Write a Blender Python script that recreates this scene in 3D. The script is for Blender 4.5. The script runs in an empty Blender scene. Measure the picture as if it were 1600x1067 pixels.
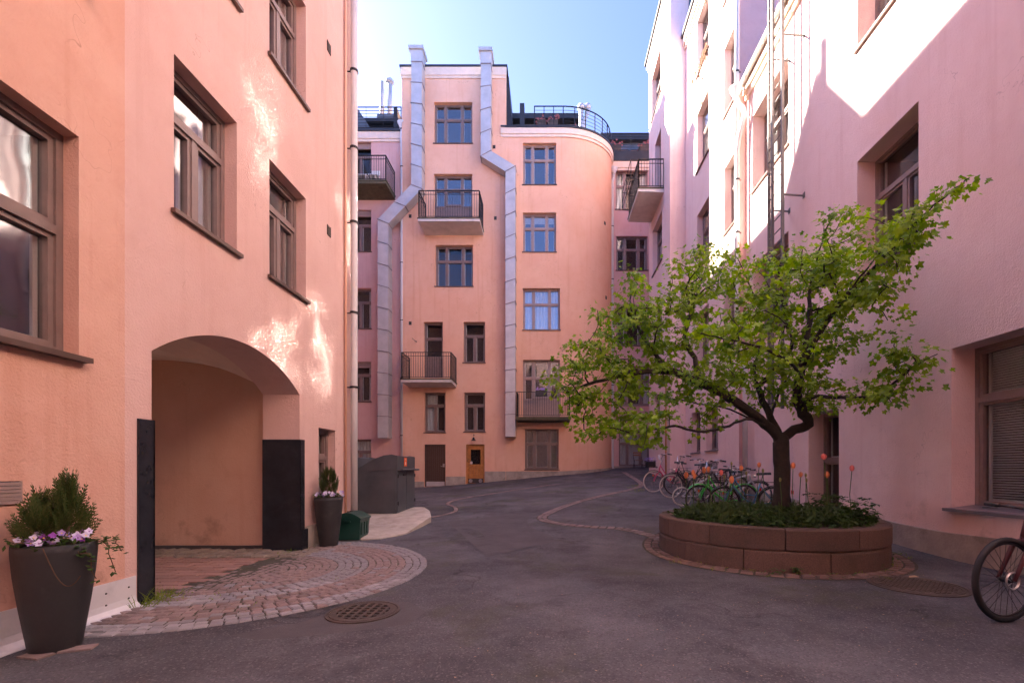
import bpy, math, random
from mathutils import Vector, Matrix

random.seed(7)
C = bpy.context.scene.collection
SC = bpy.context.scene

# ------------------------------------------------------------------ camera, sky, sun, exposure
CAM_H, FPX = 1.27, 711.0
cam_d = bpy.data.cameras.new('camera')
cam_d.lens, cam_d.sensor_width = 16.0, 36.0
cam_d.shift_x, cam_d.shift_y = -0.0375, 0.1241
cam_d.clip_start, cam_d.clip_end = 0.05, 500
cam = bpy.data.objects.new('camera', cam_d)
cam.location, cam.rotation_euler = (0, 0, CAM_H), (math.pi / 2, 0, 0)
C.objects.link(cam)
SC.camera = cam

SUN_DIR = Vector((-1.0, 0.47, 0.68)).normalized()
sun_el = math.asin(SUN_DIR.z)
sun_az = math.atan2(SUN_DIR.x, SUN_DIR.y)          # clockwise from +Y
world = bpy.data.worlds.new('World')
SC.world = world
world.use_nodes = True
wn, wl = world.node_tree.nodes, world.node_tree.links
wn.clear()
sky = wn.new('ShaderNodeTexSky')
sky.sky_type = 'NISHITA'
sky.sun_disc = False
sky.sun_elevation = sun_el
sky.sun_rotation = sun_az
sky.air_density, sky.dust_density, sky.ozone_density = 0.3, 0.6, 4.0
bg = wn.new('ShaderNodeBackground')
bg.inputs['Strength'].default_value = 0.112
wo = wn.new('ShaderNodeOutputWorld')
tint = wn.new('ShaderNodeMix'); tint.data_type = 'RGBA'; tint.blend_type = 'MULTIPLY'; tint.inputs[0].default_value = 1.0
tint.inputs[7].default_value = (1.05, 0.94, 1.02, 1)   # the photograph's slightly violet daylight balance, the same all over the sky
wl.new(sky.outputs['Color'], tint.inputs[6])
wl.new(tint.outputs[2], bg.inputs['Color'])
wl.new(bg.outputs['Background'], wo.inputs['Surface'])

sd = bpy.data.lights.new('sun', 'SUN')
sd.energy, sd.angle, sd.color = 4.8, math.radians(0.53), (1.0, 0.93, 0.82)
so = bpy.data.objects.new('sun', sd)
so.rotation_euler = SUN_DIR.to_track_quat('Z', 'Y').to_euler()
so.location = (-20, 10, 30)
C.objects.link(so)

SC.view_settings.view_transform = 'Standard'
SC.view_settings.look = 'None'
SC.view_settings.gamma = 1
SC.view_settings.exposure = 3.47
SC.render.engine = 'CYCLES'
cy = SC.cycles
cy.max_bounces, cy.diffuse_bounces, cy.glossy_bounces = 9, 6, 3
cy.transparent_max_bounces, cy.transmission_bounces = 8, 2
cy.caustics_reflective = True
cy.caustics_refractive = False
cy.blur_glossy = 0.0
cy.sample_clamp_indirect = 0.0
cy.use_adaptive_sampling = True
cy.adaptive_threshold = 0.03
cy.adaptive_min_samples = 40
cy.use_denoising = True
try:
    cy.denoiser = 'OPENIMAGEDENOISE'
    cy.use_guiding = True
    cy.use_surface_guiding = True
    cy.guiding_training_samples = 64
except Exception:
    pass

# ------------------------------------------------------------------ pixel / ground helpers
def P(px, py, D):
    return Vector(((px - 860) / FPX * D, D, CAM_H + (732 - py) / FPX * D))
def sm(t):
    t = max(0.0, min(1.0, t)); return t * t * (3 - 2 * t)
ZB = [(-40, .1), (-10, .2), (-6, .34), (-4, .50), (0, .90), (3.4, 1.14), (6, 1.22), (40, 1.3)]
def zback(x):
    for (a, za), (b, zb) in zip(ZB, ZB[1:]):
        if x <= b:
            return za + (zb - za) * max(0, (x - a)) / (b - a)
    return ZB[-1][1]
def gz(x, y):
    t = (y - 6) / 17.7
    if t <= 0: s = 0
    elif t < .08: s = t * t / .16
    else: s = t - .04
    return zback(x) * min(s * 1.04, 1.15)
def G(px, py, lift=0.0):
    D = 6.0
    for _ in range(40):
        X = (px - 860) / FPX * D
        z = gz(X, D) + lift
        D = .5 * D + .5 * max(1.0, min(30, FPX * (CAM_H - z) / max(1.5, py - 732)))
    return Vector(((px - 860) / FPX * D, D, gz((px - 860) / FPX * D, D) + lift))

# ------------------------------------------------------------------ materials
MATS = {}
def mat(name, col, rough=.6, metal=0.0, var=0.0, vscale=3.0, bump=0.0, bscale=60.0, spec=.5, rand=0.0, dark=None, dscale=1.2, damt=0.0):
    m = bpy.data.materials.new(name)
    m.use_nodes = True
    nt = m.node_tree; N, L = nt.nodes, nt.links
    b = N['Principled BSDF']
    b.inputs['Roughness'].default_value = rough
    b.inputs['Metallic'].default_value = metal
    b.inputs['Specular IOR Level'].default_value = spec
    b.inputs['Base Color'].default_value = (*col, 1)
    tc = N.new('ShaderNodeTexCoord')
    out = None
    if var > 0 or rand > 0 or damt > 0:
        rgb = N.new('ShaderNodeRGB'); rgb.outputs[0].default_value = (*col, 1)
        out = rgb.outputs[0]
    if var > 0:
        n = N.new('ShaderNodeTexNoise'); n.inputs['Scale'].default_value = vscale
        n.inputs['Detail'].default_value = 6; n.inputs['Roughness'].default_value = .62
        L.new(tc.outputs['Object'], n.inputs['Vector'])
        mr = N.new('ShaderNodeMapRange'); mr.inputs[1].default_value = .3; mr.inputs[2].default_value = .7
        mr.inputs[3].default_value = 1 - var; mr.inputs[4].default_value = 1 + var
        L.new(n.outputs['Fac'], mr.inputs['Value'])
        h = N.new('ShaderNodeHueSaturation'); L.new(out, h.inputs['Color']); L.new(mr.outputs[0], h.inputs['Value'])
        out = h.outputs['Color']
    if rand > 0:
        oi = N.new('ShaderNodeObjectInfo')
        mr = N.new('ShaderNodeMapRange'); mr.inputs[3].default_value = 1 - rand; mr.inputs[4].default_value = 1 + rand
        L.new(oi.outputs['Random'], mr.inputs['Value'])
        h = N.new('ShaderNodeHueSaturation'); L.new(out, h.inputs['Color']); L.new(mr.outputs[0], h.inputs['Value'])
        out = h.outputs['Color']
    if damt > 0:
        n = N.new('ShaderNodeTexNoise'); n.inputs['Scale'].default_value = dscale
        n.inputs['Detail'].default_value = 8; n.inputs['Roughness'].default_value = .7
        L.new(tc.outputs['Object'], n.inputs['Vector'])
        mr = N.new('ShaderNodeMapRange'); mr.inputs[1].default_value = .52; mr.inputs[2].default_value = .72
        mr.inputs[3].default_value = 0; mr.inputs[4].default_value = damt
        L.new(n.outputs['Fac'], mr.inputs['Value'])
        mx = N.new('ShaderNodeMix'); mx.data_type = 'RGBA'
        L.new(mr.outputs[0], mx.inputs[0]); L.new(out, mx.inputs[6]); mx.inputs[7].default_value = (*dark, 1)
        out = mx.outputs[2]
    if out is not None:
        L.new(out, b.inputs['Base Color'])
    if bump > 0:
        n = N.new('ShaderNodeTexNoise'); n.inputs['Scale'].default_value = bscale
        n.inputs['Detail'].default_value = 5; n.inputs['Roughness'].default_value = .6
        L.new(tc.outputs['Object'], n.inputs['Vector'])
        bp = N.new('ShaderNodeBump'); bp.inputs['Strength'].default_value = bump
        bp.inputs['Distance'].default_value = .02
        L.new(n.outputs['Fac'], bp.inputs['Height']); L.new(bp.outputs[0], b.inputs['Normal'])
    MATS[name] = m
    return m

def stucco(name, col, light, dirty, coarse=1.0, relief=.02):
    """roughcast lime plaster: trowel patches, faint vertical runs, grit relief"""
    m = bpy.data.materials.new(name); m.use_nodes = True
    nt = m.node_tree; N, L = nt.nodes, nt.links
    b = N['Principled BSDF']; b.inputs['Roughness'].default_value = .93
    b.inputs['Specular IOR Level'].default_value = .18
    tc = N.new('ShaderNodeTexCoord')
    def noise(scale, detail=5, rough=.6, stretch=None):
        n = N.new('ShaderNodeTexNoise'); n.inputs['Scale'].default_value = scale
        n.inputs['Detail'].default_value = detail; n.inputs['Roughness'].default_value = rough
        if stretch:
            mp = N.new('ShaderNodeMapping'); mp.inputs['Scale'].default_value = stretch
            L.new(tc.outputs['Object'], mp.inputs['Vector']); L.new(mp.outputs[0], n.inputs['Vector'])
        else:
            L.new(tc.outputs['Object'], n.inputs['Vector'])
        return n.outputs['Fac']
    def rng(f, a, bb, c, d):
        r = N.new('ShaderNodeMapRange'); L.new(f, r.inputs['Value'])
        for i, v in enumerate((a, bb, c, d)): r.inputs[i + 1].default_value = v
        return r.outputs[0]
    def mix(f, c1, c2):
        x = N.new('ShaderNodeMix'); x.data_type = 'RGBA'; L.new(f, x.inputs[0])
        if isinstance(c1, tuple): x.inputs[6].default_value = (*c1, 1)
        else: L.new(c1, x.inputs[6])
        if isinstance(c2, tuple): x.inputs[7].default_value = (*c2, 1)
        else: L.new(c2, x.inputs[7])
        return x.outputs[2]
    c = mix(rng(noise(.9, 4, .62), .35, .68, 0, .75), col, light)
    c = mix(rng(noise(.55, 3, .7, (1.6, 1.6, .45)), .54, .74, 0, .38), c, dirty)
    c = mix(rng(noise(3.2, 4, .66), .5, .78, 0, .3), c, dirty)
    c = mix(rng(noise(1.0, 3, .6, (5.5, 5.5, .22)), .56, .74, 0, .42), c, dirty)
    ck = noise(.8, 4, .62)
    d1 = N.new('ShaderNodeMath'); d1.operation = 'SUBTRACT'; L.new(ck, d1.inputs[0]); d1.inputs[1].default_value = .47
    d2 = N.new('ShaderNodeMath'); d2.operation = 'ABSOLUTE'; L.new(d1.outputs[0], d2.inputs[0])
    d3 = N.new('ShaderNodeMath'); d3.operation = 'MULTIPLY'; L.new(rng(d2.outputs[0], .0, .0022, .6, 0), d3.inputs[0]); L.new(rng(noise(.45, 2), .5, .58, 0, 1), d3.inputs[1])
    c = mix(d3.outputs[0], c, tuple(.55 * v for v in dirty))
    # rising damp low on the wall
    sx = N.new('ShaderNodeSeparateXYZ'); L.new(tc.outputs['Object'], sx.inputs[0])
    mm = N.new('ShaderNodeMath'); mm.operation = 'MULTIPLY'
    L.new(rng(sx.outputs['Z'], .3, 1.5, 1, 0), mm.inputs[0]); L.new(rng(noise(2.3, 4, .7), .54, .70, 0, .5), mm.inputs[1])
    c = mix(mm.outputs[0], c, tuple(.45 * v for v in dirty))
    L.new(c, b.inputs['Base Color'])
    ad = N.new('ShaderNodeMath'); ad.operation = 'MULTIPLY_ADD'
    L.new(noise(48 * coarse, 2, .65), ad.inputs[0]); ad.inputs[1].default_value = .85
    L.new(rng(noise(8, 2, .55), 0, 1, 0, .6), ad.inputs[2])
    bp = N.new('ShaderNodeBump'); bp.inputs['Strength'].default_value = .7; bp.inputs['Distance'].default_value = relief
    L.new(ad.outputs[0], bp.inputs['Height']); L.new(bp.outputs[0], b.inputs['Normal'])
    MATS[name] = m
    return m

stucco('stucco_left', (.605, .345, .255), (.665, .42, .325), (.505, .26, .175), 1.0, .012)
stucco('stucco_left_skylit', (.615, .405, .35), (.67, .47, .415), (.535, .33, .27), 1.0, .012)  # same left plaster, pinker where more skylight falls; the tint is in the colour
stucco('stucco_passage', (.50, .29, .205), (.55, .34, .25), (.43, .235, .155), 1.0, .012)  # darker copy of the left plaster, passage shade put into the colour
stucco('stucco_back', (.72, .41, .28), (.76, .475, .34), (.61, .31, .19), 1.0, .012)
stucco('stucco_pink', (.64, .39, .35), (.69, .455, .415), (.54, .30, .26), 1.0, .014)  # salmon plaster tinted pinker to carry the skylight on the recessed rear walls
stucco('stucco_right', (.735, .54, .50), (.775, .60, .56), (.65, .44, .40), 1.0, .018)
mat('cream', (.70, .55, .44), .8, var=.08, vscale=4, bump=.1)
mat('vault', (.70, .53, .43), .9, var=.1, vscale=2, bump=.25, bscale=30)
mat('plinth', (.36, .31, .26), .85, var=.22, vscale=3.5, bump=.5, bscale=25, dark=(.10, .10, .06), dscale=2.2, damt=.7)
mat('wood_brown', (.19, .13, .11), .45, var=.12, vscale=8)
mat('wood_mauve', (.215, .15, .135), .42, var=.10, vscale=8)
mat('wood_pale', (.30, .215, .19), .42, var=.10, vscale=8)
mat('sill_metal', (.12, .075, .06), .4, metal=.3, var=.15, vscale=6)
mat('sill_zinc', (.22, .20, .21), .4, metal=.5, var=.15, vscale=6)
mat('room', (.09, .07, .06), .9)
mat('inner_sash', (.58, .54, .50), .5)
mat('room_pale', (.5, .45, .40), .9)
mat('curtain', (.62, .60, .58), .9, var=.1, vscale=9)
mat('blind', (.78, .75, .73), .6)
mat('roof_dark', (.035, .037, .042), .45, metal=.4, var=.2, vscale=3)
mat('roof_grey', (.10, .12, .14), .45, metal=.4, var=.2, vscale=3)
mat('galv', (.47, .455, .45), .5, metal=.35, var=.12, vscale=2.5, bump=.08, bscale=8)
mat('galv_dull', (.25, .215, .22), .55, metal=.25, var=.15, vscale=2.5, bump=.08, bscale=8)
mat('pipe', (.56, .54, .53), .5, metal=.0, var=.08, vscale=3, dark=(.40, .36, .34), dscale=3, damt=.3)
mat('iron', (.018, .016, .017), .45, metal=.3)
mat('iron_guard', (.022, .024, .030), .27, metal=.2, var=.3, vscale=5, bump=.15, bscale=14, dark=(.06, .06, .065), dscale=3, damt=.5)
mat('steel', (.45, .43, .42), .35, metal=.8, var=.15)
mat('ladder_grey', (.13, .12, .115), .5, metal=.3, var=.15)
mat('slab_white', (.62, .56, .53), .8, var=.1, vscale=3, dark=(.25, .2, .17), dscale=2, damt=.3)
mat('slab_moss', (.10, .085, .05), .9, var=.3, vscale=5)
mat('flashing', (.66, .64, .64), .5, metal=.1, var=.08, vscale=3, dark=(.2, .19, .18), dscale=2.5, damt=.3)
mat('concrete', (.42, .37, .31), .9, var=.2, vscale=3, bump=.4, bscale=30, dark=(.16, .14, .09), dscale=2.4, damt=.6)
mat('bin_grey', (.075, .083, .095), .42, metal=.15, var=.2, vscale=2.5, dark=(.07, .065, .06), dscale=3, damt=.3)
mat('bin_green', (.012, .055, .042), .35, var=.15, vscale=4, dark=(.03, .05, .04), dscale=3, damt=.5)
mat('orange', (.75, .12, .02), .5)
mat('white', (.75, .74, .72), .6)
mat('door_brown', (.075, .04, .028), .45, var=.12, vscale=7)
mat('door_wood', (.42, .17, .045), .38, var=.28, vscale=9, bump=.1)
mat('door_dark', (.05, .04, .038), .4)
mat('pot', (.024, .023, .025), .62, var=.14, vscale=6, bump=.12, bscale=90, dark=(.09, .08, .075), dscale=4, damt=.3)
mat('soil', (.03, .022, .015), .95, var=.3, vscale=20, bump=.6)
mat('bark', (.030, .022, .017), .9, var=.35, vscale=14, bump=.9, bscale=35, dark=(.06, .06, .03), dscale=5, damt=.3)
mat('granite', (.105, .062, .046), .8, var=.34, vscale=75, bump=.5, bscale=80, dark=(.05, .038, .024), dscale=1.8, damt=.9, rand=.24)
mat('sett_pink', (.225, .165, .15), .75, var=.22, vscale=30, bump=.4, bscale=45, rand=.25)
mat('sett_grey', (.27, .255, .26), .75, var=.2, vscale=30, bump=.4, bscale=45, rand=.2)
mat('sett_brown', (.17, .105, .085), .8, var=.25, vscale=30, bump=.4, bscale=45, rand=.3, dark=(.06, .07, .03), dscale=3, damt=.5)
mat('paver', (.27, .15, .12), .75, var=.15, vscale=12, bump=.25, bscale=40, rand=.16)
mat('cobble', (.20, .16, .125), .8, var=.25, vscale=10, bump=.3, bscale=30, rand=.25)
mat('joint', (.06, .052, .036), .95, var=.35, vscale=9, bump=.5, bscale=40, dark=(.05, .065, .02), dscale=2.5, damt=.8)
mat('castiron', (.085, .065, .052), .6, metal=.35, var=.25, vscale=9, bump=.3, bscale=60)
mat('unlit_black', (.004, .004, .004), .9)  # near-black standing in for unlit depth behind grilles, glass and grating
mat('tyre', (.012, .012, .013), .7)
mat('tyre_cream', (.50, .46, .40), .7)
mat('chrome', (.6, .6, .62), .2, metal=1.0)
mat('rubber', (.015, .015, .016), .55)
mat('bike_black', (.012, .012, .014), .3)
mat('bike_pink', (.65, .07, .16), .3)
mat('bike_green', (.05, .62, .06), .3)
mat('bike_blue', (.07, .20, .33), .3)
mat('bike_white', (.55, .55, .58), .3)
mat('bike_maroon', (.10, .028, .032), .35)
mat('bike_navy', (.02, .03, .12), .3)
mat('reflector', (.9, .16, .01), .3)
mat('red_lens', (.5, .01, .01), .3)
mat('wicker', (.035, .03, .03), .7)
mat('wood_slat', (.30, .15, .07), .6)
mat('viola_lilac', (.36, .24, .56), .7, rand=.3)
mat('viola_pale', (.60, .56, .74), .7, rand=.2)
mat('viola_deep', (.22, .04, .30), .7, rand=.3)
mat('viola_eye', (.75, .5, .03), .7)
mat('tulip_orange', (.62, .19, .07), .6, rand=.25)
mat('tulip_pink', (.72, .16, .13), .6, rand=.2)
mat('tulip_green', (.22, .20, .05), .6, rand=.2)
mat('geranium', (.30, .10, .10), .8)
mat('twig', (.10, .055, .03), .9)
mat('dry_vine', (.16, .07, .03), .9)
mat('litter', (.40, .28, .18), .9)

def leafmat(name, col, col2, trans=.4, rough=.5):
    m = bpy.data.materials.new(name); m.use_nodes = True
    nt = m.node_tree; N, L = nt.nodes, nt.links
    N.clear()
    o = N.new('ShaderNodeOutputMaterial')
    g = N.new('ShaderNodeNewGeometry')
    tc = N.new('ShaderNodeTexCoord')
    n = N.new('ShaderNodeTexNoise'); n.inputs['Scale'].default_value = 1.3; n.inputs['Detail'].default_value = 3
    L.new(tc.outputs['Object'], n.inputs['Vector'])
    ad = N.new('ShaderNodeMath'); ad.operation = 'MULTIPLY_ADD'; ad.inputs[1].default_value = .55
    L.new(g.outputs['Random Per Island'], ad.inputs[0])
    mr = N.new('ShaderNodeMapRange'); mr.inputs[1].default_value = .3; mr.inputs[2].default_value = .7; mr.inputs[4].default_value = .5
    L.new(n.outputs['Fac'], mr.inputs['Value']); L.new(mr.outputs[0], ad.inputs[2])
    mx = N.new('ShaderNodeMix'); mx.data_type = 'RGBA'
    L.new(ad.outputs[0], mx.inputs[0]); mx.inputs[6].default_value = (*col, 1); mx.inputs[7].default_value = (*col2, 1)
    p = N.new('ShaderNodeBsdfPrincipled'); p.inputs['Roughness'].default_value = rough
    p.inputs['Specular IOR Level'].default_value = .35
    t = N.new('ShaderNodeBsdfTranslucent')
    s = N.new('ShaderNodeMixShader'); s.inputs[0].default_value = trans
    h = N.new('ShaderNodeHueSaturation'); h.inputs['Value'].default_value = 1.5; h.inputs['Saturation'].default_value = 1.1
    L.new(mx.outputs[2], p.inputs['Base Color']); L.new(mx.outputs[2], h.inputs['Color']); L.new(h.outputs[0], t.inputs['Color'])
    L.new(p.outputs[0], s.inputs[1]); L.new(t.outputs[0], s.inputs[2]); L.new(s.outputs[0], o.inputs['Surface'])
    MATS[name] = m
leafmat('leaf', (.045, .13, .012), (.29, .42, .03), .46)
leafmat('cover', (.022, .050, .010), (.055, .10, .018), .25)
leafmat('conifer', (.022, .05, .010), (.07, .075, .022), .25, .7)
leafmat('conifer_loose', (.03, .075, .014), (.10, .105, .03), .25, .7)
leafmat('tulip_leaf', (.045, .085, .028), (.075, .12, .03), .3)
leafmat('grass', (.10, .17, .015), (.22, .26, .03), .4)

def glassmat(name, tint, base_refl):
    """double glazing: part mirror, part see-through, by angle"""
    m = bpy.data.materials.new(name); m.use_nodes = True
    nt = m.node_tree; N, L = nt.nodes, nt.links
    N.clear()
    o = N.new('ShaderNodeOutputMaterial')
    ge = N.new('ShaderNodeNewGeometry')             # Schlick reflectance, the same from either side of the pane
    dt = N.new('ShaderNodeVectorMath'); dt.operation = 'DOT_PRODUCT'
    L.new(ge.outputs['Incoming'], dt.inputs[0]); L.new(ge.outputs['Normal'], dt.inputs[1])
    def mth(op, a, v=None):
        q = N.new('ShaderNodeMath'); q.operation = op
        for i, x in enumerate((a, v)):
            if x is None: continue
            if isinstance(x, (int, float)): q.inputs[i].default_value = x
            else: L.new(x, q.inputs[i])
        return q.outputs[0]
    sch = mth('POWER', mth('SUBTRACT', 1.0, mth('ABSOLUTE', dt.outputs['Value'])), 5.0)
    refl = mth('ADD', mth('MULTIPLY', sch, 1 - base_refl), base_refl)
    tr = N.new('ShaderNodeBsdfTransparent'); tr.inputs['Color'].default_value = (*tint, 1)
    gl = N.new('ShaderNodeBsdfGlossy'); gl.inputs['Roughness'].default_value = .052
    gl.inputs['Color'].default_value = (.95, .96, 1, 1)
    tc = N.new('ShaderNodeTexCoord')
    n = N.new('ShaderNodeTexNoise'); n.inputs['Scale'].default_value = 1.6; n.inputs['Detail'].default_value = 1
    L.new(tc.outputs['Object'], n.inputs['Vector'])
    bp = N.new('ShaderNodeBump'); bp.inputs['Strength'].default_value = .25; bp.inputs['Distance'].default_value = .02
    L.new(n.outputs['Fac'], bp.inputs['Height']); L.new(bp.outputs[0], gl.inputs['Normal'])
    s = N.new('ShaderNodeMixShader')
    L.new(refl, s.inputs[0]); L.new(tr.outputs[0], s.inputs[1]); L.new(gl.outputs[0], s.inputs[2])
    L.new(s.outputs[0], o.inputs['Surface'])
    MATS[name] = m
glassmat('glass', (.88, .90, .90), .035)
glassmat('glass_wing', (.88, .90, .90), .06)
glassmat('glass_sky', (.85, .87, .87), .15)
glassmat('glass_left', (.86, .88, .88), .14)

# asphalt: aggregate speckle, darker damp/mossy patches, repair seams
def asphalt():
    m = bpy.data.materials.new('asphalt'); m.use_nodes = True
    nt = m.node_tree; N, L = nt.nodes, nt.links
    b = N['Principled BSDF']; b.inputs['Roughness'].default_value = .8; b.inputs['Specular IOR Level'].default_value = .35
    tc = N.new('ShaderNodeTexCoord')
    def noise(scale, detail=4, rough=.6, dist=0):
        n = N.new('ShaderNodeTexNoise'); n.inputs['Scale'].default_value = scale
        n.inputs['Detail'].default_value = detail; n.inputs['Roughness'].default_value = rough
        n.inputs['Distortion'].default_value = dist
        L.new(tc.outputs['Object'], n.inputs['Vector']); return n.outputs['Fac']
    def rng(f, a, bb, c, d):
        r = N.new('ShaderNodeMapRange'); L.new(f, r.inputs['Value'])
        for i, v in enumerate((a, bb, c, d)): r.inputs[i + 1].default_value = v
        return r.outputs[0]
    def mix(f, c1, c2):
        x = N.new('ShaderNodeMix'); x.data_type = 'RGBA'; L.new(f, x.inputs[0])
        for i, c in ((6, c1), (7, c2)):
            if isinstance(c, tuple): x.inputs[i].default_value = (*c, 1)
            else: L.new(c, x.inputs[i])
        return x.outputs[2]
    def math_(op, a, v):
        q = N.new('ShaderNodeMath'); q.operation = op
        L.new(a, q.inputs[0])
        if isinstance(v, (int, float)): q.inputs[1].default_value = v
        else: L.new(v, q.inputs[1])
        return q.outputs[0]
    vo = N.new('ShaderNodeTexVoronoi'); vo.inputs['Scale'].default_value = 85
    L.new(tc.outputs['Object'], vo.inputs['Vector'])
    sxyz = N.new('ShaderNodeSeparateColor'); L.new(vo.outputs['Color'], sxyz.inputs[0])
    base = mix(rng(noise(.38, 5, .65), .36, .64, 0, 1), (.050, .050, .055), (.138, .136, .144))
    base = mix(rng(noise(1.1, 6, .72), .5, .64, 0, .8), base, (.045, .042, .047))
    base = mix(rng(sxyz.outputs[0], .78, .98, 0, .6), base, (.20, .18, .182))
    base = mix(rng(sxyz.outputs[1], .6, 1, 0, .5), base, (.03, .028, .03))
    moss = rng(noise(.5, 6, .72, .4), .53, .66, 0, .75)
    base = mix(moss, base, (.062, .066, .028))
    # hairline cracks
    v2 = N.new('ShaderNodeTexVoronoi'); v2.feature = 'DISTANCE_TO_EDGE'; v2.inputs['Scale'].default_value = .33
    ds = N.new('ShaderNodeVectorMath'); ds.operation = 'MULTIPLY_ADD'
    nn = N.new('ShaderNodeTexNoise'); nn.inputs['Scale'].default_value = 1.4; nn.inputs['Detail'].default_value = 6
    L.new(tc.outputs['Object'], nn.inputs['Vector'])
    L.new(nn.outputs['Color'], ds.inputs[0]); ds.inputs[1].default_value = (1.6, 1.6, 0); L.new(tc.outputs['Object'], ds.inputs[2])
    L.new(ds.outputs[0], v2.inputs['Vector'])
    crack = math_('MULTIPLY', rng(v2.outputs['Distance'], .0, .010, 1, 0), rng(noise(.5, 2), .42, .55, 0, .8))
    base = mix(crack, base, (.018, .016, .014))
    L.new(base, b.inputs['Base Color'])
    L.new(rng(noise(2.0, 5), .3, .7, .62, .88), b.inputs['Roughness'])
    hgt = math_('SUBTRACT', math_('ADD', noise(140, 3), sxyz.outputs[0]), math_('MULTIPLY', crack, 3.0))
    bp = N.new('ShaderNodeBump'); bp.inputs['Strength'].default_value = .55; bp.inputs['Distance'].default_value = .006
    L.new(hgt, bp.inputs['Height']); L.new(bp.outputs[0], b.inputs['Normal'])
    MATS['asphalt'] = m
asphalt()
mat('asphalt_patch', (.085, .078, .080), .8, var=.18, vscale=2.5, bump=.4, bscale=120, dark=(.05, .046, .046), dscale=6, damt=.5)

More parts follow.
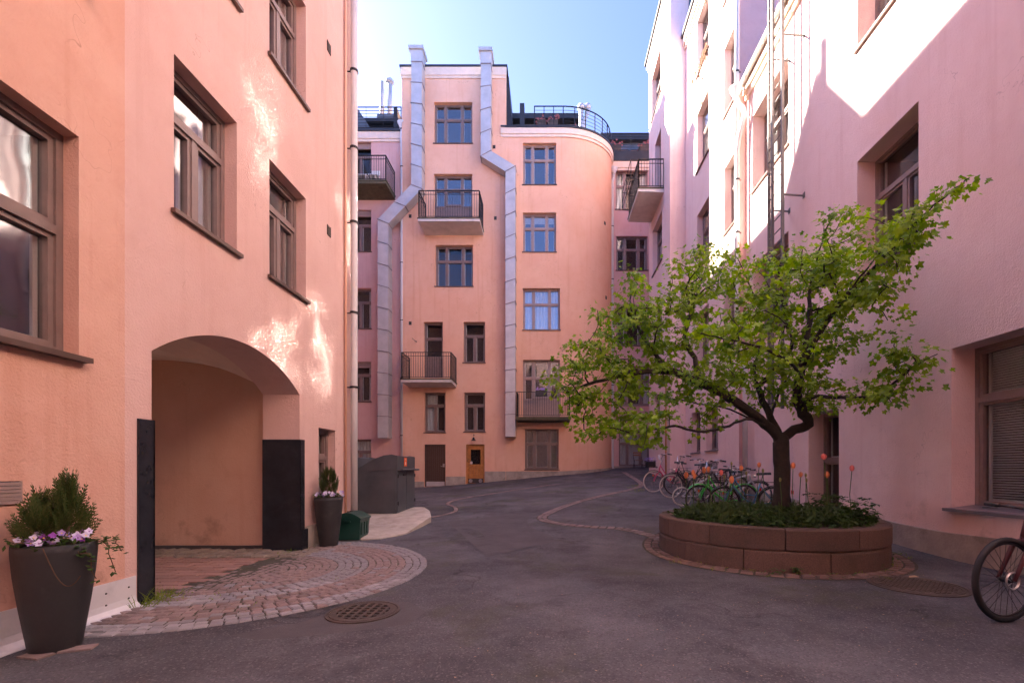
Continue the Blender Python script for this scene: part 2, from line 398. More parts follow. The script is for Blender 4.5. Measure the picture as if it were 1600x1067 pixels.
# ------------------------------------------------------------------ mesh builder
class MB:
    def __init__(s): s.v, s.f = [], []
    def add(s, vs, fs):
        o = len(s.v); s.v += [tuple(p) for p in vs]; s.f += [tuple(i + o for i in f) for f in fs]; return s
    def quad(s, a, b, c, d): return s.add([a, b, c, d], [(0, 1, 2, 3)])
    def hexa(s, p):       # 8 points: bottom 4 ccw, top 4 ccw
        return s.add(p, [(3, 2, 1, 0), (4, 5, 6, 7), (0, 1, 5, 4), (1, 2, 6, 5), (2, 3, 7, 6), (3, 0, 4, 7)])
    def box(s, x0, x1, y0, y1, z0, z1):
        return s.hexa([(x0, y0, z0), (x1, y0, z0), (x1, y1, z0), (x0, y1, z0), (x0, y0, z1), (x1, y0, z1), (x1, y1, z1), (x0, y1, z1)])
    def bar(s, a, b, w, h=None, up=(0, 0, 1)):     # rectangular bar between two points
        a, b = Vector(a), Vector(b); h = h or w
        d = (b - a)
        if d.length < 1e-6: return s
        d.normalize(); up = Vector(up)
        if abs(d.dot(up)) > .98: up = Vector((0, 1, 0))
        r = d.cross(up).normalized(); u = r.cross(d)
        c = [r * (sx * w / 2) + u * (sy * h / 2) for sx, sy in ((-1, -1), (1, -1), (1, 1), (-1, 1))]
        return s.hexa([a + k for k in c] + [b + k for k in c])
    def tube(s, pts, rad, n=8, cap=True):
        pts = [Vector(p) for p in pts]; m = len(pts)
        rs = rad if isinstance(rad, (list, tuple)) else [rad] * m
        vs, fs = [], []; prev = None
        for i, p in enumerate(pts):
            t = (pts[min(i + 1, m - 1)] - pts[max(i - 1, 0)])
            t = t.normalized() if t.length > 1e-9 else Vector((0, 0, 1))
            if prev is None:
                r = t.cross(Vector((0, 0, 1)))
                if r.length < .1: r = t.cross(Vector((0, 1, 0)))
                r.normalize()
            else:
                r = prev - t * prev.dot(t); r.normalize()
            prev = r; u = t.cross(r)
            for k in range(n):
                a = 2 * math.pi * k / n
                vs.append(p + (r * math.cos(a) + u * math.sin(a)) * rs[i])
        for i in range(m - 1):
            for k in range(n):
                k2 = (k + 1) % n
                fs.append((i * n + k, i * n + k2, (i + 1) * n + k2, (i + 1) * n + k))
        if cap:
            fs.append(tuple(range(n - 1, -1, -1))); fs.append(tuple(range((m - 1) * n, m * n)))
        return s.add(vs, fs)
    def lathe(s, prof, c=(0, 0, 0), n=24, a0=0, a1=2 * math.pi):
        full = abs(a1 - a0 - 2 * math.pi) < 1e-6
        k = n if full else n + 1
        vs, fs = [], []
        for r, z in prof:
            for i in range(k):
                a = a0 + (a1 - a0) * i / n
                vs.append((c[0] + r * math.cos(a), c[1] + r * math.sin(a), c[2] + z))
        for j in range(len(prof) - 1):
            for i in range(n):
                i2 = (i + 1) % k
                fs.append((j * k + i, j * k + i2, (j + 1) * k + i2, (j + 1) * k + i))
        return s.add(vs, fs)
    def torus(s, c, R, r, n=32, m=8, ax='y'):
        vs, fs = [], []
        for i in range(n):
            a = 2 * math.pi * i / n
            for j in range(m):
                b = 2 * math.pi * j / m
                q = R + r * math.cos(b); h = r * math.sin(b)
                if ax == 'y': vs.append((c[0] + q * math.cos(a), c[1] + h, c[2] + q * math.sin(a)))
                else: vs.append((c[0] + q * math.cos(a), c[1] + q * math.sin(a), c[2] + h))
        for i in range(n):
            for j in range(m):
                fs.append((i * m + j, ((i + 1) % n) * m + j, ((i + 1) % n) * m + (j + 1) % m, i * m + (j + 1) % m))
        return s.add(vs, fs)
    def prism(s, poly, h0, h1, ax='z'):
        """extrude a 2-D polygon; ax is the extrusion axis"""
        n = len(poly)
        def pt(a, b, h):
            return (a, b, h) if ax == 'z' else ((a, h, b) if ax == 'y' else (h, a, b))
        vs = [pt(a, b, h0) for a, b in poly] + [pt(a, b, h1) for a, b in poly]
        fs = [tuple(range(n - 1, -1, -1)), tuple(range(n, 2 * n))] + [(i, (i + 1) % n, n + (i + 1) % n, n + i) for i in range(n)]
        return s.add(vs, fs)
    def mesh(s, name, m, smooth=False):
        me = bpy.data.meshes.new(name)
        me.from_pydata(s.v, [], s.f)
        if m: me.materials.append(MATS[m])
        if smooth:
            me.polygons.foreach_set('use_smooth', [True] * len(me.polygons))
        me.update()
        return me
    def build(s, name, m, parent=None, smooth=False, fix=True, **kw):
        me = s.mesh(name, m, smooth)
        o = bpy.data.objects.new(name, me); C.objects.link(o)
        if fix:
            import bmesh
            bm = bmesh.new(); bm.from_mesh(me)
            bmesh.ops.recalc_face_normals(bm, faces=bm.faces)
            bm.to_mesh(me); bm.free()
        if parent is not None: adopt(o, parent)
        for k, v in kw.items(): o[k] = v
        return o

def adopt(o, parent):
    o.parent = parent
    if parent.type == 'EMPTY' and not parent.get('_local'):
        o.matrix_parent_inverse = Matrix.Translation(-Vector(parent.location))
def thing(name, label, cat, loc=(0, 0, 0), group=None, rot=None, local=False):
    o = bpy.data.objects.new(name, None); C.objects.link(o)
    o.empty_display_size = .2
    o.location = loc
    if rot: o.rotation_euler = rot
    if local: o['_local'] = 1
    o['label'] = label; o['category'] = cat
    if group: o['group'] = group
    return o
def inst(me, name, parent, loc=(0, 0, 0), rot=(0, 0, 0), scale=(1, 1, 1)):
    o = bpy.data.objects.new(name, me); C.objects.link(o)
    o.parent = parent
    if parent.type == 'EMPTY' and not parent.get('_local'):
        o.matrix_parent_inverse = Matrix.Translation(-Vector(parent.location))
    o.location, o.rotation_euler, o.scale = loc, rot, scale
    return o

# ------------------------------------------------------------------ facades
class Frame:
    """a facade's own axes: a along the wall, z up, b out of the wall"""
    def __init__(s, O, u):
        s.O = Vector((O[0], O[1], 0)); s.u = Vector((u[0], u[1], 0)).normalized()
        s.n = Vector((s.u.y, -s.u.x, 0))            # outward normal: right of the walking direction
    def p(s, a, z, b=0): return s.O + s.u * a + s.n * b + Vector((0, 0, z))
    def box(s, mb, a0, a1, z0, z1, b0, b1):
        return mb.hexa([s.p(a0, z0, b0), s.p(a1, z0, b0), s.p(a1, z0, b1), s.p(a0, z0, b1), s.p(a0, z1, b0), s.p(a1, z1, b0), s.p(a1, z1, b1), s.p(a0, z1, b1)])

def wall(F, a0, a1, z0, z1, ops, m, parent, name='wall', arch=None):
    """one facade sheet with its openings cut and their reveals turned inwards"""
    mb = MB()
    A = sorted(set([a0, a1] + [v for o in ops for v in (o[0], o[1])] + ([arch[0], arch[1]] if arch else [])))
    Z = sorted(set([z0, z1] + [v for o in ops for v in (o[2], o[3])] + ([arch[2] + arch[3]] if arch else [])))
    holes = [(o[0], o[1], o[2], o[3]) for o in ops] + ([(arch[0], arch[1], z0, arch[2] + arch[3])] if arch else [])
    for i in range(len(A) - 1):
        for j in range(len(Z) - 1):
            ca, cz = (A[i] + A[i + 1]) / 2, (Z[j] + Z[j + 1]) / 2
            if any(h[0] < ca < h[1] and h[2] < cz < h[3] for h in holes): continue
            mb.quad(F.p(A[i], Z[j]), F.p(A[i + 1], Z[j]), F.p(A[i + 1], Z[j + 1]), F.p(A[i], Z[j + 1]))
    for o in ops:
        p0, p1, q0, q1, d = o[:5]
        c = [(p0, q0), (p1, q0), (p1, q1), (p0, q1)]
        for k in range(4):
            (x, y), (xx, yy) = c[k], c[(k + 1) % 4]
            mb.quad(F.p(x, y, 0), F.p(xx, yy, 0), F.p(xx, yy, -d - .09), F.p(x, y, -d - .09))
    if arch:
        p0, p1, sp, rise, d = arch
        n = 28; w = (p1 - p0) / 2; R = (w * w + rise * rise) / (2 * rise); cz = sp + rise - R
        cur = []
        for k in range(n + 1):
            a = p0 + (p1 - p0) * k / n
            cur.append((a, cz + math.sqrt(max(0, R * R - (a - (p0 + p1) / 2) ** 2))))
        top = sp + rise
        for (a, z), (aa, zz) in zip(cur, cur[1:]):
            mb.quad(F.p(a, z), F.p(aa, zz), F.p(aa, top), F.p(a, top))
            mb.quad(F.p(a, z), F.p(aa, zz), F.p(aa, zz, -d), F.p(a, z, -d))
        for a in (p0, p1):
            mb.quad(F.p(a, z0), F.p(a, sp), F.p(a, sp, -d), F.p(a, z0, -d))
    return mb.build(name, m, parent, fix=False)

def cells(style, w, h):
    """glass fields of a window as (a0,a1,z0,z1) fractions"""
    if style == 'tri':
        xs = [0, .27, .73, 1]; zs = [0, .64, 1]
        return [(xs[i], xs[i + 1], zs[j], zs[j + 1]) for i in range(3) for j in range(2)]
    if style == 'two':
        return [(0, .5, 0, .68), (.5, 1, 0, .68), (0, 1, .68, 1)]
    if style == 'two_cross':
        return [(0, .5, 0, .66), (.5, 1, 0, .66), (0, .5, .66, 1), (.5, 1, .66, 1)]
    if style == 'one':
        return [(0, 1, 0, .56), (0, 1, .56, 1)]
    if style == 'door':
        return [(0, 1, .36, .72), (0, 1, .72, 1)]
    if style == 'door_tri':
        return [(0, .27, .30, .70), (0, .27, .70, 1), (.73, 1, .30, .70), (.73, 1, .70, 1), (.27, .73, .34, .70), (.27, .73, .70, 1)]
    return [(0, 1, 0, 1)]

def window(F, o, style, parent, frame='wood_brown', inside=None, sill='sill_metal', name='window', sillout=.05, label=None, pane_tilt=0.0, inner=True, glass='glass'):
    a0, a1, z0, z1, d = o[:5]
    w, h = a1 - a0, z1 - z0
    fw = .055
    mb = MB()
    b0, b1 = -d - .10, -d
    F.box(mb, a0 - .01, a0 + fw, z0 - .01, z1 + .01, b0, b1); F.box(mb, a1 - fw, a1 + .01, z0 - .01, z1 + .01, b0, b1)
    F.box(mb, a0 + fw, a1 - fw, z0 - .01, z0 + fw, b0, b1); F.box(mb, a0 + fw, a1 - fw, z1 - fw, z1 + .01, b0, b1)
    iw, ih = w - 2 * fw, h - 2 * fw
    cs = cells(style, w, h)
    mw = .035
    panes = []
    for (x0, x1, y0, y1) in cs:
        c0, c1 = a0 + fw + x0 * iw + (mw if x0 > 0 else 0), a0 + fw + x1 * iw - (mw if x1 < 1 else 0)
        e0, e1 = z0 + fw + y0 * ih + (mw if y0 > 0 else 0), z0 + fw + y1 * ih - (mw if y1 < 1 else 0)
        s = .042
        q0, q1 = b0 + .015, b1 - .022
        F.box(mb, c0, c0 + s, e0, e1, q0, q1); F.box(mb, c1 - s, c1, e0, e1, q0, q1)
        F.box(mb, c0 + s, c1 - s, e0, e0 + s, q0, q1); F.box(mb, c0 + s, c1 - s, e1 - s, e1, q0, q1)
        panes.append((c0 + s - .006, c1 - s + .006, e0 + s - .006, e1 - s + .006))
    # mullions and transoms: wherever a field border is not the outer frame
    done = set()
    for (x0, x1, y0, y1) in cs:
        if x0 > 0 and (x0, y0, y1) not in done:
            done.add((x0, y0, y1)); a = a0 + fw + x0 * iw
            F.box(mb, a - mw, a + mw, z0 + fw + y0 * ih, z0 + fw + y1 * ih, b0 + .004, b1 - .006)
        if y0 > 0 and (x0, x1, 't', y0) not in done:
            done.add((x0, x1, 't', y0)); z = z0 + fw + y0 * ih
            F.box(mb, a0 + fw + x0 * iw, a0 + fw + x1 * iw, z - mw, z + mw, b0 + .006, b1 + .004)
    if style in ('door', 'door_tri'):
        x0, x1 = (0, 1) if style == 'door' else (.27, .73)
        lo = .36 if style == 'door' else .34
        F.box(mb, a0 + fw + x0 * iw, a0 + fw + x1 * iw, z0 + .02, z0 + fw + lo * ih, b0 + .02, b1 - .03)
        F.box(mb, a0 + fw + x0 * iw + .1, a0 + fw + x1 * iw - .1, z0 + .12, z0 + fw + lo * ih - .1, b1 - .031, b1 - .015)
        if style == 'door_tri':
            for x0, x1 in ((0, .27), (.73, 1)):
                F.box(mb, a0 + fw + x0 * iw, a0 + fw + x1 * iw, z0 + .02, z0 + fw + .30 * ih, b0 + .02, b1 - .03)
    wo_ = mb.build(name, frame, parent, fix=False)
    if label: wo_['label'] = label
    for (c0, c1, e0, e1) in panes:
        t1, t2 = random.uniform(-.004, .004) + pane_tilt * (c1 - c0), random.uniform(-.005, .005)
        g = MB(); bb = b0 + .035 - min(0, pane_tilt) * (c1 - c0) * .8
        g.hexa([F.p(c0, e0, bb), F.p(c1, e0, bb + t1), F.p(c1, e0, bb + t1 + .006), F.p(c0, e0, bb + .006),
                F.p(c0, e1, bb + t2), F.p(c1, e1, bb + t1 + t2), F.p(c1, e1, bb + t1 + t2 + .006), F.p(c0, e1, bb + t2 + .006)])
        g.build('pane', glass, wo_, fix=False)
    if inner:
        g = MB()
        for (c0, c1, e0, e1) in panes:
            i0, i1 = b0 - .03, b0 - .005
            F.box(g, c0, c0 + .035, e0, e1, i0, i1); F.box(g, c1 - .035, c1, e0, e1, i0, i1); F.box(g, c0 + .035, c1 - .035, e0, e0 + .03, i0, i1)
        g.build('inner_sash', 'inner_sash', wo_, fix=False)
    # shallow dark box standing in for the unlit room behind
    r = MB(); rd = b0 - .7
    r.quad(F.p(a0, z0, rd), F.p(a1, z0, rd), F.p(a1, z1, rd), F.p(a0, z1, rd))
    for k in (a0, a1): r.quad(F.p(k, z0, b0 + .01), F.p(k, z1, b0 + .01), F.p(k, z1, rd), F.p(k, z0, rd))
    for k in (z0, z1): r.quad(F.p(a0, k, b0 + .01), F.p(a1, k, b0 + .01), F.p(a1, k, rd), F.p(a0, k, rd))
    r.build('dark_backing', 'room', wo_, fix=False)
    inside = inside or random.choice(['curtain', 'roller', 'none', 'side', 'none'])
    ib = b0 - .05
    if inside == 'blind':
        s = MB(); z = z0 + fw + .02
        while z < z1 - fw:
            s.quad(F.p(a0 + fw, z, ib - .03), F.p(a1 - fw, z, ib - .03), F.p(a1 - fw, z + .022, ib), F.p(a0 + fw, z + .022, ib)); z += .034
        s.build('blind', 'blind', wo_, fix=False)
    elif inside in ('curtain', 'side', 'roller', 'half'):
        s = MB()
        spans = {'curtain': [(a0 + .02, a1 - .02, z0, z1)], 'side': [(a0 + .02, a0 + w * .2, z0, z1), (a1 - w * .2, a1 - .02, z0, z1)],
                 'roller': [(a0 + .02, a1 - .02, z1 - h * random.uniform(.18, .34), z1)], 'half': [(a0 + .02, a0 + w * .55, z0, z1)]}[inside]
        for (x0, x1, y0, y1) in spans:
            n = max(4, int((x1 - x0) / .05)); amp = .004 if inside == 'roller' else .03
            for k in range(n):
                p, q = x0 + (x1 - x0) * k / n, x0 + (x1 - x0) * (k + 1) / n
                i0, i1 = ib - .03 + amp * math.sin(k * 1.9), ib - .03 + amp * math.sin((k + 1) * 1.9)
                s.quad(F.p(p, y0, i0), F.p(q, y0, i1), F.p(q, y1, i1), F.p(p, y1, i0))
        s.build('curtain', 'curtain', wo_, fix=False)
    if sill:
        s = MB()
        zt = z0 + .012
        s.hexa([F.p(a0 - .035, z0 - .022, sillout), F.p(a1 + .035, z0 - .022, sillout), F.p(a1 + .035, zt + .022, -d), F.p(a0 - .035, zt + .022, -d)][:0] or
               [F.p(a0 + .002, z0 + .004, -d + .005), F.p(a1 - .002, z0 + .004, -d + .005), F.p(a1 + .0, z0 - .05, sillout), F.p(a0 - .0, z0 - .05, sillout),
                F.p(a0 + .002, z0 + .034, -d + .005), F.p(a1 - .002, z0 + .034, -d + .005), F.p(a1 + .0, z0 - .012, sillout), F.p(a0 - .0, z0 - .012, sillout)])
        F.box(s, a0 - .045, a1 + .045, z0 - .052, z0 - .010, .004, sillout + .004)
        s.build('sill', sill, wo_, fix=False)
    return wo_

def railing(F, a0, a1, depth, z, h, parent, m='iron', step=.115, mid=True, sides=(True, True), name='railing'):
    mb = MB(); zt = z + h
    d = depth - .04
    segs = []
    if sides[0]: segs.append(((a0 + .03, 0), (a0 + .03, d)))
    segs.append(((a0 + .03, d), (a1 - .03, d)))
    if sides[1]: segs.append(((a1 - .03, d), (a1 - .03, 0)))
    for (p, q) in segs:
        A, B = F.p(p[0], zt, p[1]), F.p(q[0], zt, q[1])
        mb.bar(A, B, .05, .03)
        L = (B - A).length
        dz = Vector((0, 0, 1))
        mb.bar(A - dz * (h - .08), B - dz * (h - .08), .03, .02)
        if mid: mb.bar(A - dz * .18, B - dz * .18, .025, .02)
        n = max(2, int(L / step))
        for k in range(n + 1):
            X = A.lerp(B, k / n)
            t = .04 if k in (0, n) else .016
            mb.bar(X, X - dz * (h - .0 if k in (0, n) else h - .07), t, t)
    return mb.build(name, m, parent, fix=False)

def balcony(F, a0, a1, depth, zb, parent, thick=.16, h=1.25, slab='slab_white', drop=0.0, sides=(True, True), mid=True, step=.115):
    mb = MB()
    mb.hexa([F.p(a0, zb, .0), F.p(a1, zb, .0), F.p(a1, zb + .04, depth), F.p(a0, zb + .04, depth),
             F.p(a0, zb + thick, .0), F.p(a1, zb + thick, .0), F.p(a1, zb + thick, depth), F.p(a0, zb + thick, depth)])
    o = mb.build('balcony', slab, parent, fix=False)
    e = MB(); F.box(e, a0 - .03, a1 + .03, zb + thick, zb + thick + .05, .0, depth + .03)
    e.build('floor_edge', 'slab_moss', o, fix=False)
    railing(F, a0, a1, depth, zb + thick + .05, h, o, sides=sides, mid=mid, step=step)
    return o

def hull(parent, x0, x1, y0, y1, z0, z1, m, skip='', name='outer_wall'):
    """remaining sides of a block; skip names faces that a facade already closes"""
    mb = MB()
    f = {'s': [(x0, y0), (x1, y0)], 'e': [(x1, y0), (x1, y1)], 'n': [(x1, y1), (x0, y1)], 'w': [(x0, y1), (x0, y0)]}
    for k, ((a, b), (c, d)) in f.items():
        if k not in skip: mb.quad((a, b, z0), (c, d, z0), (c, d, z1), (a, b, z1))
    return mb.build(name, m, parent, fix=False)
# ================================================================== the ground
def axis(vals):
    out = []
    for a, b, st in vals:
        n = max(1, round((b - a) / st)); out += [a + (b - a) * i / n for i in range(n)]
    return out + [vals[-1][1]]
gx = axis([(-60, -12, 8), (-12, 7, .25), (7, 60, 8)])
gy = axis([(-60, -8, 8), (-8, 27, .25), (27, 70, 8)])
mb = MB()
mb.v = [(x, y, gz(x, y)) for y in gy for x in gx]
nx = len(gx)
mb.f = [(j * nx + i, j * nx + i + 1, (j + 1) * nx + i + 1, (j + 1) * nx + i) for j in range(len(gy) - 1) for i in range(nx - 1)]
ground = mb.build('ground', 'asphalt', smooth=True, fix=False, kind='structure')

# ================================================================== left building with the archway
XL = -3.83
EPS = .04                                     # the near stretch of wall turns a little
left = thing('apartment_building', 'salmon plastered building with the carriage archway on the left', 'building', (XL, 4, 0))
FB = Frame((XL, 0), (0, 1))
dA = Vector((-EPS, 1, 0)).normalized()
OA = Vector((XL, 4.095, 0)) - dA * 4.095
FA = Frame((OA.x, OA.y), (dA.x, dA.y))        # a is about y
HL = 13.2
rowsB = [(3.91, 5.49), (6.93, 8.5)]
opsB = []
for z0, z1 in rowsB:
    opsB += [(4.63, 5.56, z0, z1, .15), (6.203, 7.13, z0, z1, .15)]
small = (7.52, 8.10, .84, 1.95, .13)
ARCH = (4.37, 6.95, 2.40, .44, .56)
wall(FB, 4.095, 8.73, -.6, HL, opsB + [small], 'stucco_left_skylit', left, arch=ARCH)
opsA = []
for z0, z1 in [(2.18, 3.95), (5.2, 6.95), (8.2, 9.95)]:
    opsA += [(2.45, 3.68, z0, z1, .12), (-.4, .85, z0, z1, .12), (-3.4, -2.1, z0, z1, .12)]
wall(FA, -8, 4.095, -.6, HL, opsA, 'stucco_left', left)
for k, o in enumerate(opsB):
    window(FB, o, 'two', left, 'wood_mauve', inside=['side', 'blind', 'curtain', 'side'][k % 4] if k < 4 else 'none', glass='glass_left')
window(FB, small, 'one', left, 'wood_mauve', inside='curtain', sill='sill_metal')
for k, o in enumerate(opsA):
    window(FA, o, 'two' if k else 'one', left, 'wood_brown', inside='half' if k == 0 else 'none', sillout=.07, glass='glass_left')
FN = Frame((0, 8.73), (-1, 0))                # rear end wall of the left block, facing the recess
wall(FN, -XL, 14, -.6, HL, [], 'stucco_left', left, name='end_wall')
y0p, y1p = 3.95, 7.12
hull(left, -14, XL + .4, -8, y0p, -.6, HL, 'stucco_left', skip='nes')
hull(left, -14, XL + .4, y1p, 8.72, -.6, HL, 'stucco_left', skip='nes')
hull(left, -14, XL + .4, y0p, y1p, 2.9, HL, 'stucco_left', skip='nes')
mb = MB(); mb.hexa([(-14, -8, HL), (XL + .45, -8, HL), (XL + .35, 8.9, HL), (-14, 8.9, HL), (-14, -8, HL + 2.6), (-8.5, -8, HL + 3), (-8.5, 8.9, HL + 3), (-14, 8.9, HL + 2.6)])
mb.build('roof', 'roof_grey', left, fix=False)

# --- the vaulted passage behind the arch
y0p, y1p, x0p, x1p = 3.95, 7.12, -14.0, XL - .56
def vz(x, y):
    ty = abs((y - (y0p + y1p) / 2) / ((y1p - y0p) / 2)); z1 = 2.05 + .95 * math.sqrt(max(0, 1 - ty * ty * .97))
    tx = ((x + 6.25) / 2.1); tx = abs(tx - 2 * round(tx / 2)); z2 = 2.05 + .92 * math.sqrt(max(0, 1 - tx * tx * .97))
    return max(z1, z2)
mb = MB(); nx_, ny_ = 100, 34
mb.v = [(x0p + (x1p - x0p) * i / nx_, y0p + (y1p - y0p) * j / ny_, vz(x0p + (x1p - x0p) * i / nx_, y0p + (y1p - y0p) * j / ny_)) for j in range(ny_ + 1) for i in range(nx_ + 1)]
mb.f = [(j * (nx_ + 1) + i, j * (nx_ + 1) + i + 1, (j + 1) * (nx_ + 1) + i + 1, (j + 1) * (nx_ + 1) + i) for j in range(ny_) for i in range(nx_)]
mb.build('vault', 'vault', left, fix=False)
mb = MB()
for yy in (y0p, y1p):
    for i in range(nx_):
        xa, xb = x0p + (x1p - x0p) * i / nx_, x0p + (x1p - x0p) * (i + 1) / nx_
        mb.quad((xa, yy, -.6), (xb, yy, -.6), (xb, yy, vz(xb, yy) + .003), (xa, yy, vz(xa, yy) + .003))
mb.quad((x1p - .001, ARCH[0] + .0, -.6), (x1p - .001, y0p, -.6), (x1p - .001, y0p, 3.2), (x1p - .001, ARCH[0], 3.2))
mb.quad((x1p - .001, ARCH[1], -.6), (x1p - .001, y1p, -.6), (x1p - .001, y1p, 3.2), (x1p - .001, ARCH[1], 3.2))
n = 24; prev = None
for k in range(n + 1):                         # inner face above the arch
    a = ARCH[0] + (ARCH[1] - ARCH[0]) * k / n
    w_ = (ARCH[1] - ARCH[0]) / 2; R_ = (w_ * w_ + .44 ** 2) / .88
    z = 2.84 - R_ + math.sqrt(max(0, R_ * R_ - (a - (ARCH[0] + ARCH[1]) / 2) ** 2))
    if prev: mb.quad((x1p - .001, prev[0], prev[1]), (x1p - .001, a, z), (x1p - .001, a, 3.3), (x1p - .001, prev[0], 3.3))
    prev = (a, z)
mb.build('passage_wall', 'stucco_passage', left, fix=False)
mb = MB(); mb.box(x0p, x1p - .05, y1p - .035, y1p - .002, -.3, .075)
mb.build('passage_skirting', 'door_dark', left, fix=False)
# --- iron guards on the arch corners, plinth and flared metal skirting
mb = MB()
FB.box(mb, 4.215, 4.385, -.3, 1.735, 0, .018); FB.box(mb, 4.371, 4.389, -.3, 1.735, -.40, .018)
mb.build('corner_guard', 'iron_guard', left, fix=False)
mb = MB()
FB.box(mb, 6.935, 7.06, -.3, 1.715, 0, .02); FB.box(mb, 6.928, 6.948, -.3, 1.715, -.555, .02)
FB.box(mb, 6.92, 7.10, -.3, .34, .02, .05)
mb.build('corner_guard', 'iron_guard', left, fix=False)
mb = MB(); FB.box(mb, 7.10, 8.735, -.4, .37, 0, .035)
mb.build('plinth', 'plinth', left, fix=False)
prof = [(.012, .285), (.012, .10), (.022, .05), (.05, .018), (.09, .004), (.09, -.02), (0, -.02), (0, .285)]
mb = MB()
p0 = [FA.p(-8, z, b) for b, z in prof]; p1 = [FA.p(4.20, z, b) for b, z in prof]
k = len(prof)
mb.add(p0 + p1, [(i, (i + 1) % k, k + (i + 1) % k, k + i) for i in range(k)] + [tuple(range(k)), tuple(range(2 * k - 1, k - 1, -1))])
sk = mb.build('metal_skirting', 'flashing', left, fix=True)
mb = MB()
for a in (-.5, .7, 1.9, 2.55, 2.62, 3.05, 3.9, 4.12):
    for z in (.1, .2):
        p = FA.p(a, z, .012); mb.tube([p, p + FA.n * .006], .008, 6)
mb.build('screw', 'iron', sk, fix=False)

def vent(F, a, z, w, h, parent, slats=5, m='castiron'):
    mb = MB(); F.box(mb, a - w / 2, a + w / 2, z - h / 2, z + h / 2, 0, .006)
    o = mb.build('vent_grille', 'unlit_black', parent, fix=False)  # black plate stands in for the dark opening behind the slats
    s = MB()
    for q in ((a - w / 2, a - w / 2 + .012, z - h / 2, z + h / 2), (a + w / 2 - .012, a + w / 2, z - h / 2, z + h / 2)):
        F.box(s, *q, .006, .014)
    for k in range(slats):
        zz = z - h / 2 + h * (k + .2) / slats
        s.hexa([F.p(a - w / 2 + .01, zz, .007), F.p(a + w / 2 - .01, zz, .007), F.p(a + w / 2 - .01, zz - .01, .018), F.p(a - w / 2 + .01, zz - .01, .018),
                F.p(a - w / 2 + .01, zz + h / slats * .55, .007), F.p(a + w / 2 - .01, zz + h / slats * .55, .007), F.p(a + w / 2 - .01, zz + h / slats * .45, .018), F.p(a - w / 2 + .01, zz + h / slats * .45, .018)])
    s.build('slat', m, o, fix=False)
vent(FA, 3.13, 1.105, .26, .155, left, 6, 'wood_pale')
vent(FB, 7.86, 8.53, .12, .17, left, 4)
vent(FB, 7.86, 5.37, .12, .17, left, 4)

def downpipe(pts, r, label, brk=(), hopper=None, m='pipe', n=12, group=None, wallv=None):
    base = min(pts, key=lambda p: p[2])
    t = thing('drainpipe', label, 'drainpipe', base, group)
    MB().tube(pts, r, n).build('pipe', m, t, smooth=True)
    if hopper:
        p = Vector(hopper)
        MB().lathe([(r * 1.05, -.34), (r * 1.15, -.26), (r * 2.4, -.06), (r * 2.55, 0), (r * 2.35, 0), (r * 1.9, -.08)], p, 18).build('hopper', m, t, smooth=True)
    for b in brk:
        mb = MB(); p = Vector(b)
        mb.lathe([(r + .001, -.02), (r + .014, -.02), (r + .014, .02), (r + .001, .02)], p, 14)
        if wallv: mb.bar(p, p + Vector(wallv), .016)
        mb.build('bracket', 'iron', t)
    return t
# the pale pipe on the corner of the left building
pp = [(XL + .13, 8.58, .42)] + [(XL + .13, 8.58, z) for z in (3, 8, 11.4)]
downpipe(pp, .062, 'pale grey drainpipe on the far corner of the archway building', [(XL + .13, 8.58, z) for z in (.46, 2.8, 4.2, 5.9, 7.3, 8.75, 10.5)], wallv=(-.13, 0, 0))
downpipe([(XL + .035, 8.44, .45), (XL + .035, 8.44, 11.3)], .022, 'thin conduit pipe running beside the pale corner drainpipe', m='stucco_back', n=8)

# ================================================================== back buildings
D0 = 23.7
def zz(py, D=D0): return CAM_H + (732 - py) / FPX * D
def xx(px, D=D0): return (px - 860) / FPX * D
def op(px0, px1, py0, py1, D=D0, d=.2): return (xx(px0, D), xx(px1, D), zz(py1, D), zz(py0, D), d)

# --- tower
tower = thing('apartment_building', 'tall narrow salmon building at the back between two metal ducts', 'building', (-5, D0, .4))
FT = Frame((0, D0), (1, 0))
xt0, xt1, HT = xx(628), xx(790), 22.1
t_ops = [(op(678, 738, 160, 224), 'tri', 'wood_brown', 'none'), (op(680, 739, 383, 447), 'tri', 'wood_brown', 'none'),
         (op(724, 758, 503, 566), 'two', 'wood_brown', 'none'), (op(663, 696, 613, 675), 'two', 'wood_brown', 'half'), (op(725, 758, 613, 674), 'two', 'wood_brown', 'none')]
bd1 = op(678, 738, 272, 343); bd2 = op(662, 692, 503, 590)
db, dw = op(663, 696, 694, 760, d=.12), op(728, 757, 694, 756, d=.12)
wall(FT, xt0, xt1, -.5, HT, [o for o, *_ in t_ops] + [bd1, bd2, db, dw], 'stucco_back', tower)
for k, (o, st, fr, ins) in enumerate(t_ops): window(FT, o, st, tower, fr, ins, glass='glass_sky' if k == 0 else 'glass')
window(FT, bd1, 'door_tri', tower, 'wood_brown', 'none', glass='glass_sky', sill=None, name='balcony_door')
window(FT, bd2, 'door', tower, 'wood_brown', 'none', sill=None, name='balcony_door')
hull(tower, xt0, xt1, D0, 34, -.5, HT, 'stucco_back', skip='s')
mb = MB(); mb.box(xt0 - .1, xt1 + .1, D0 - .12, 34, HT, HT + .1)
mb.box(xt0 - .02, xt1 + .02, D0 + .4, 34, HT + .1, HT + .35)
mb.build('roof', 'roof_dark', tower)
mb = MB(); mb.box(xt0 - .05, xt1 + .05, D0 - .09, D0 + .02, HT - .42, HT - .002); mb.box(xt0 - .02, xt1 + .02, D0 - .05, D0 + .01, HT - .55, HT - .42)
mb.build('cornice', 'cream', tower)
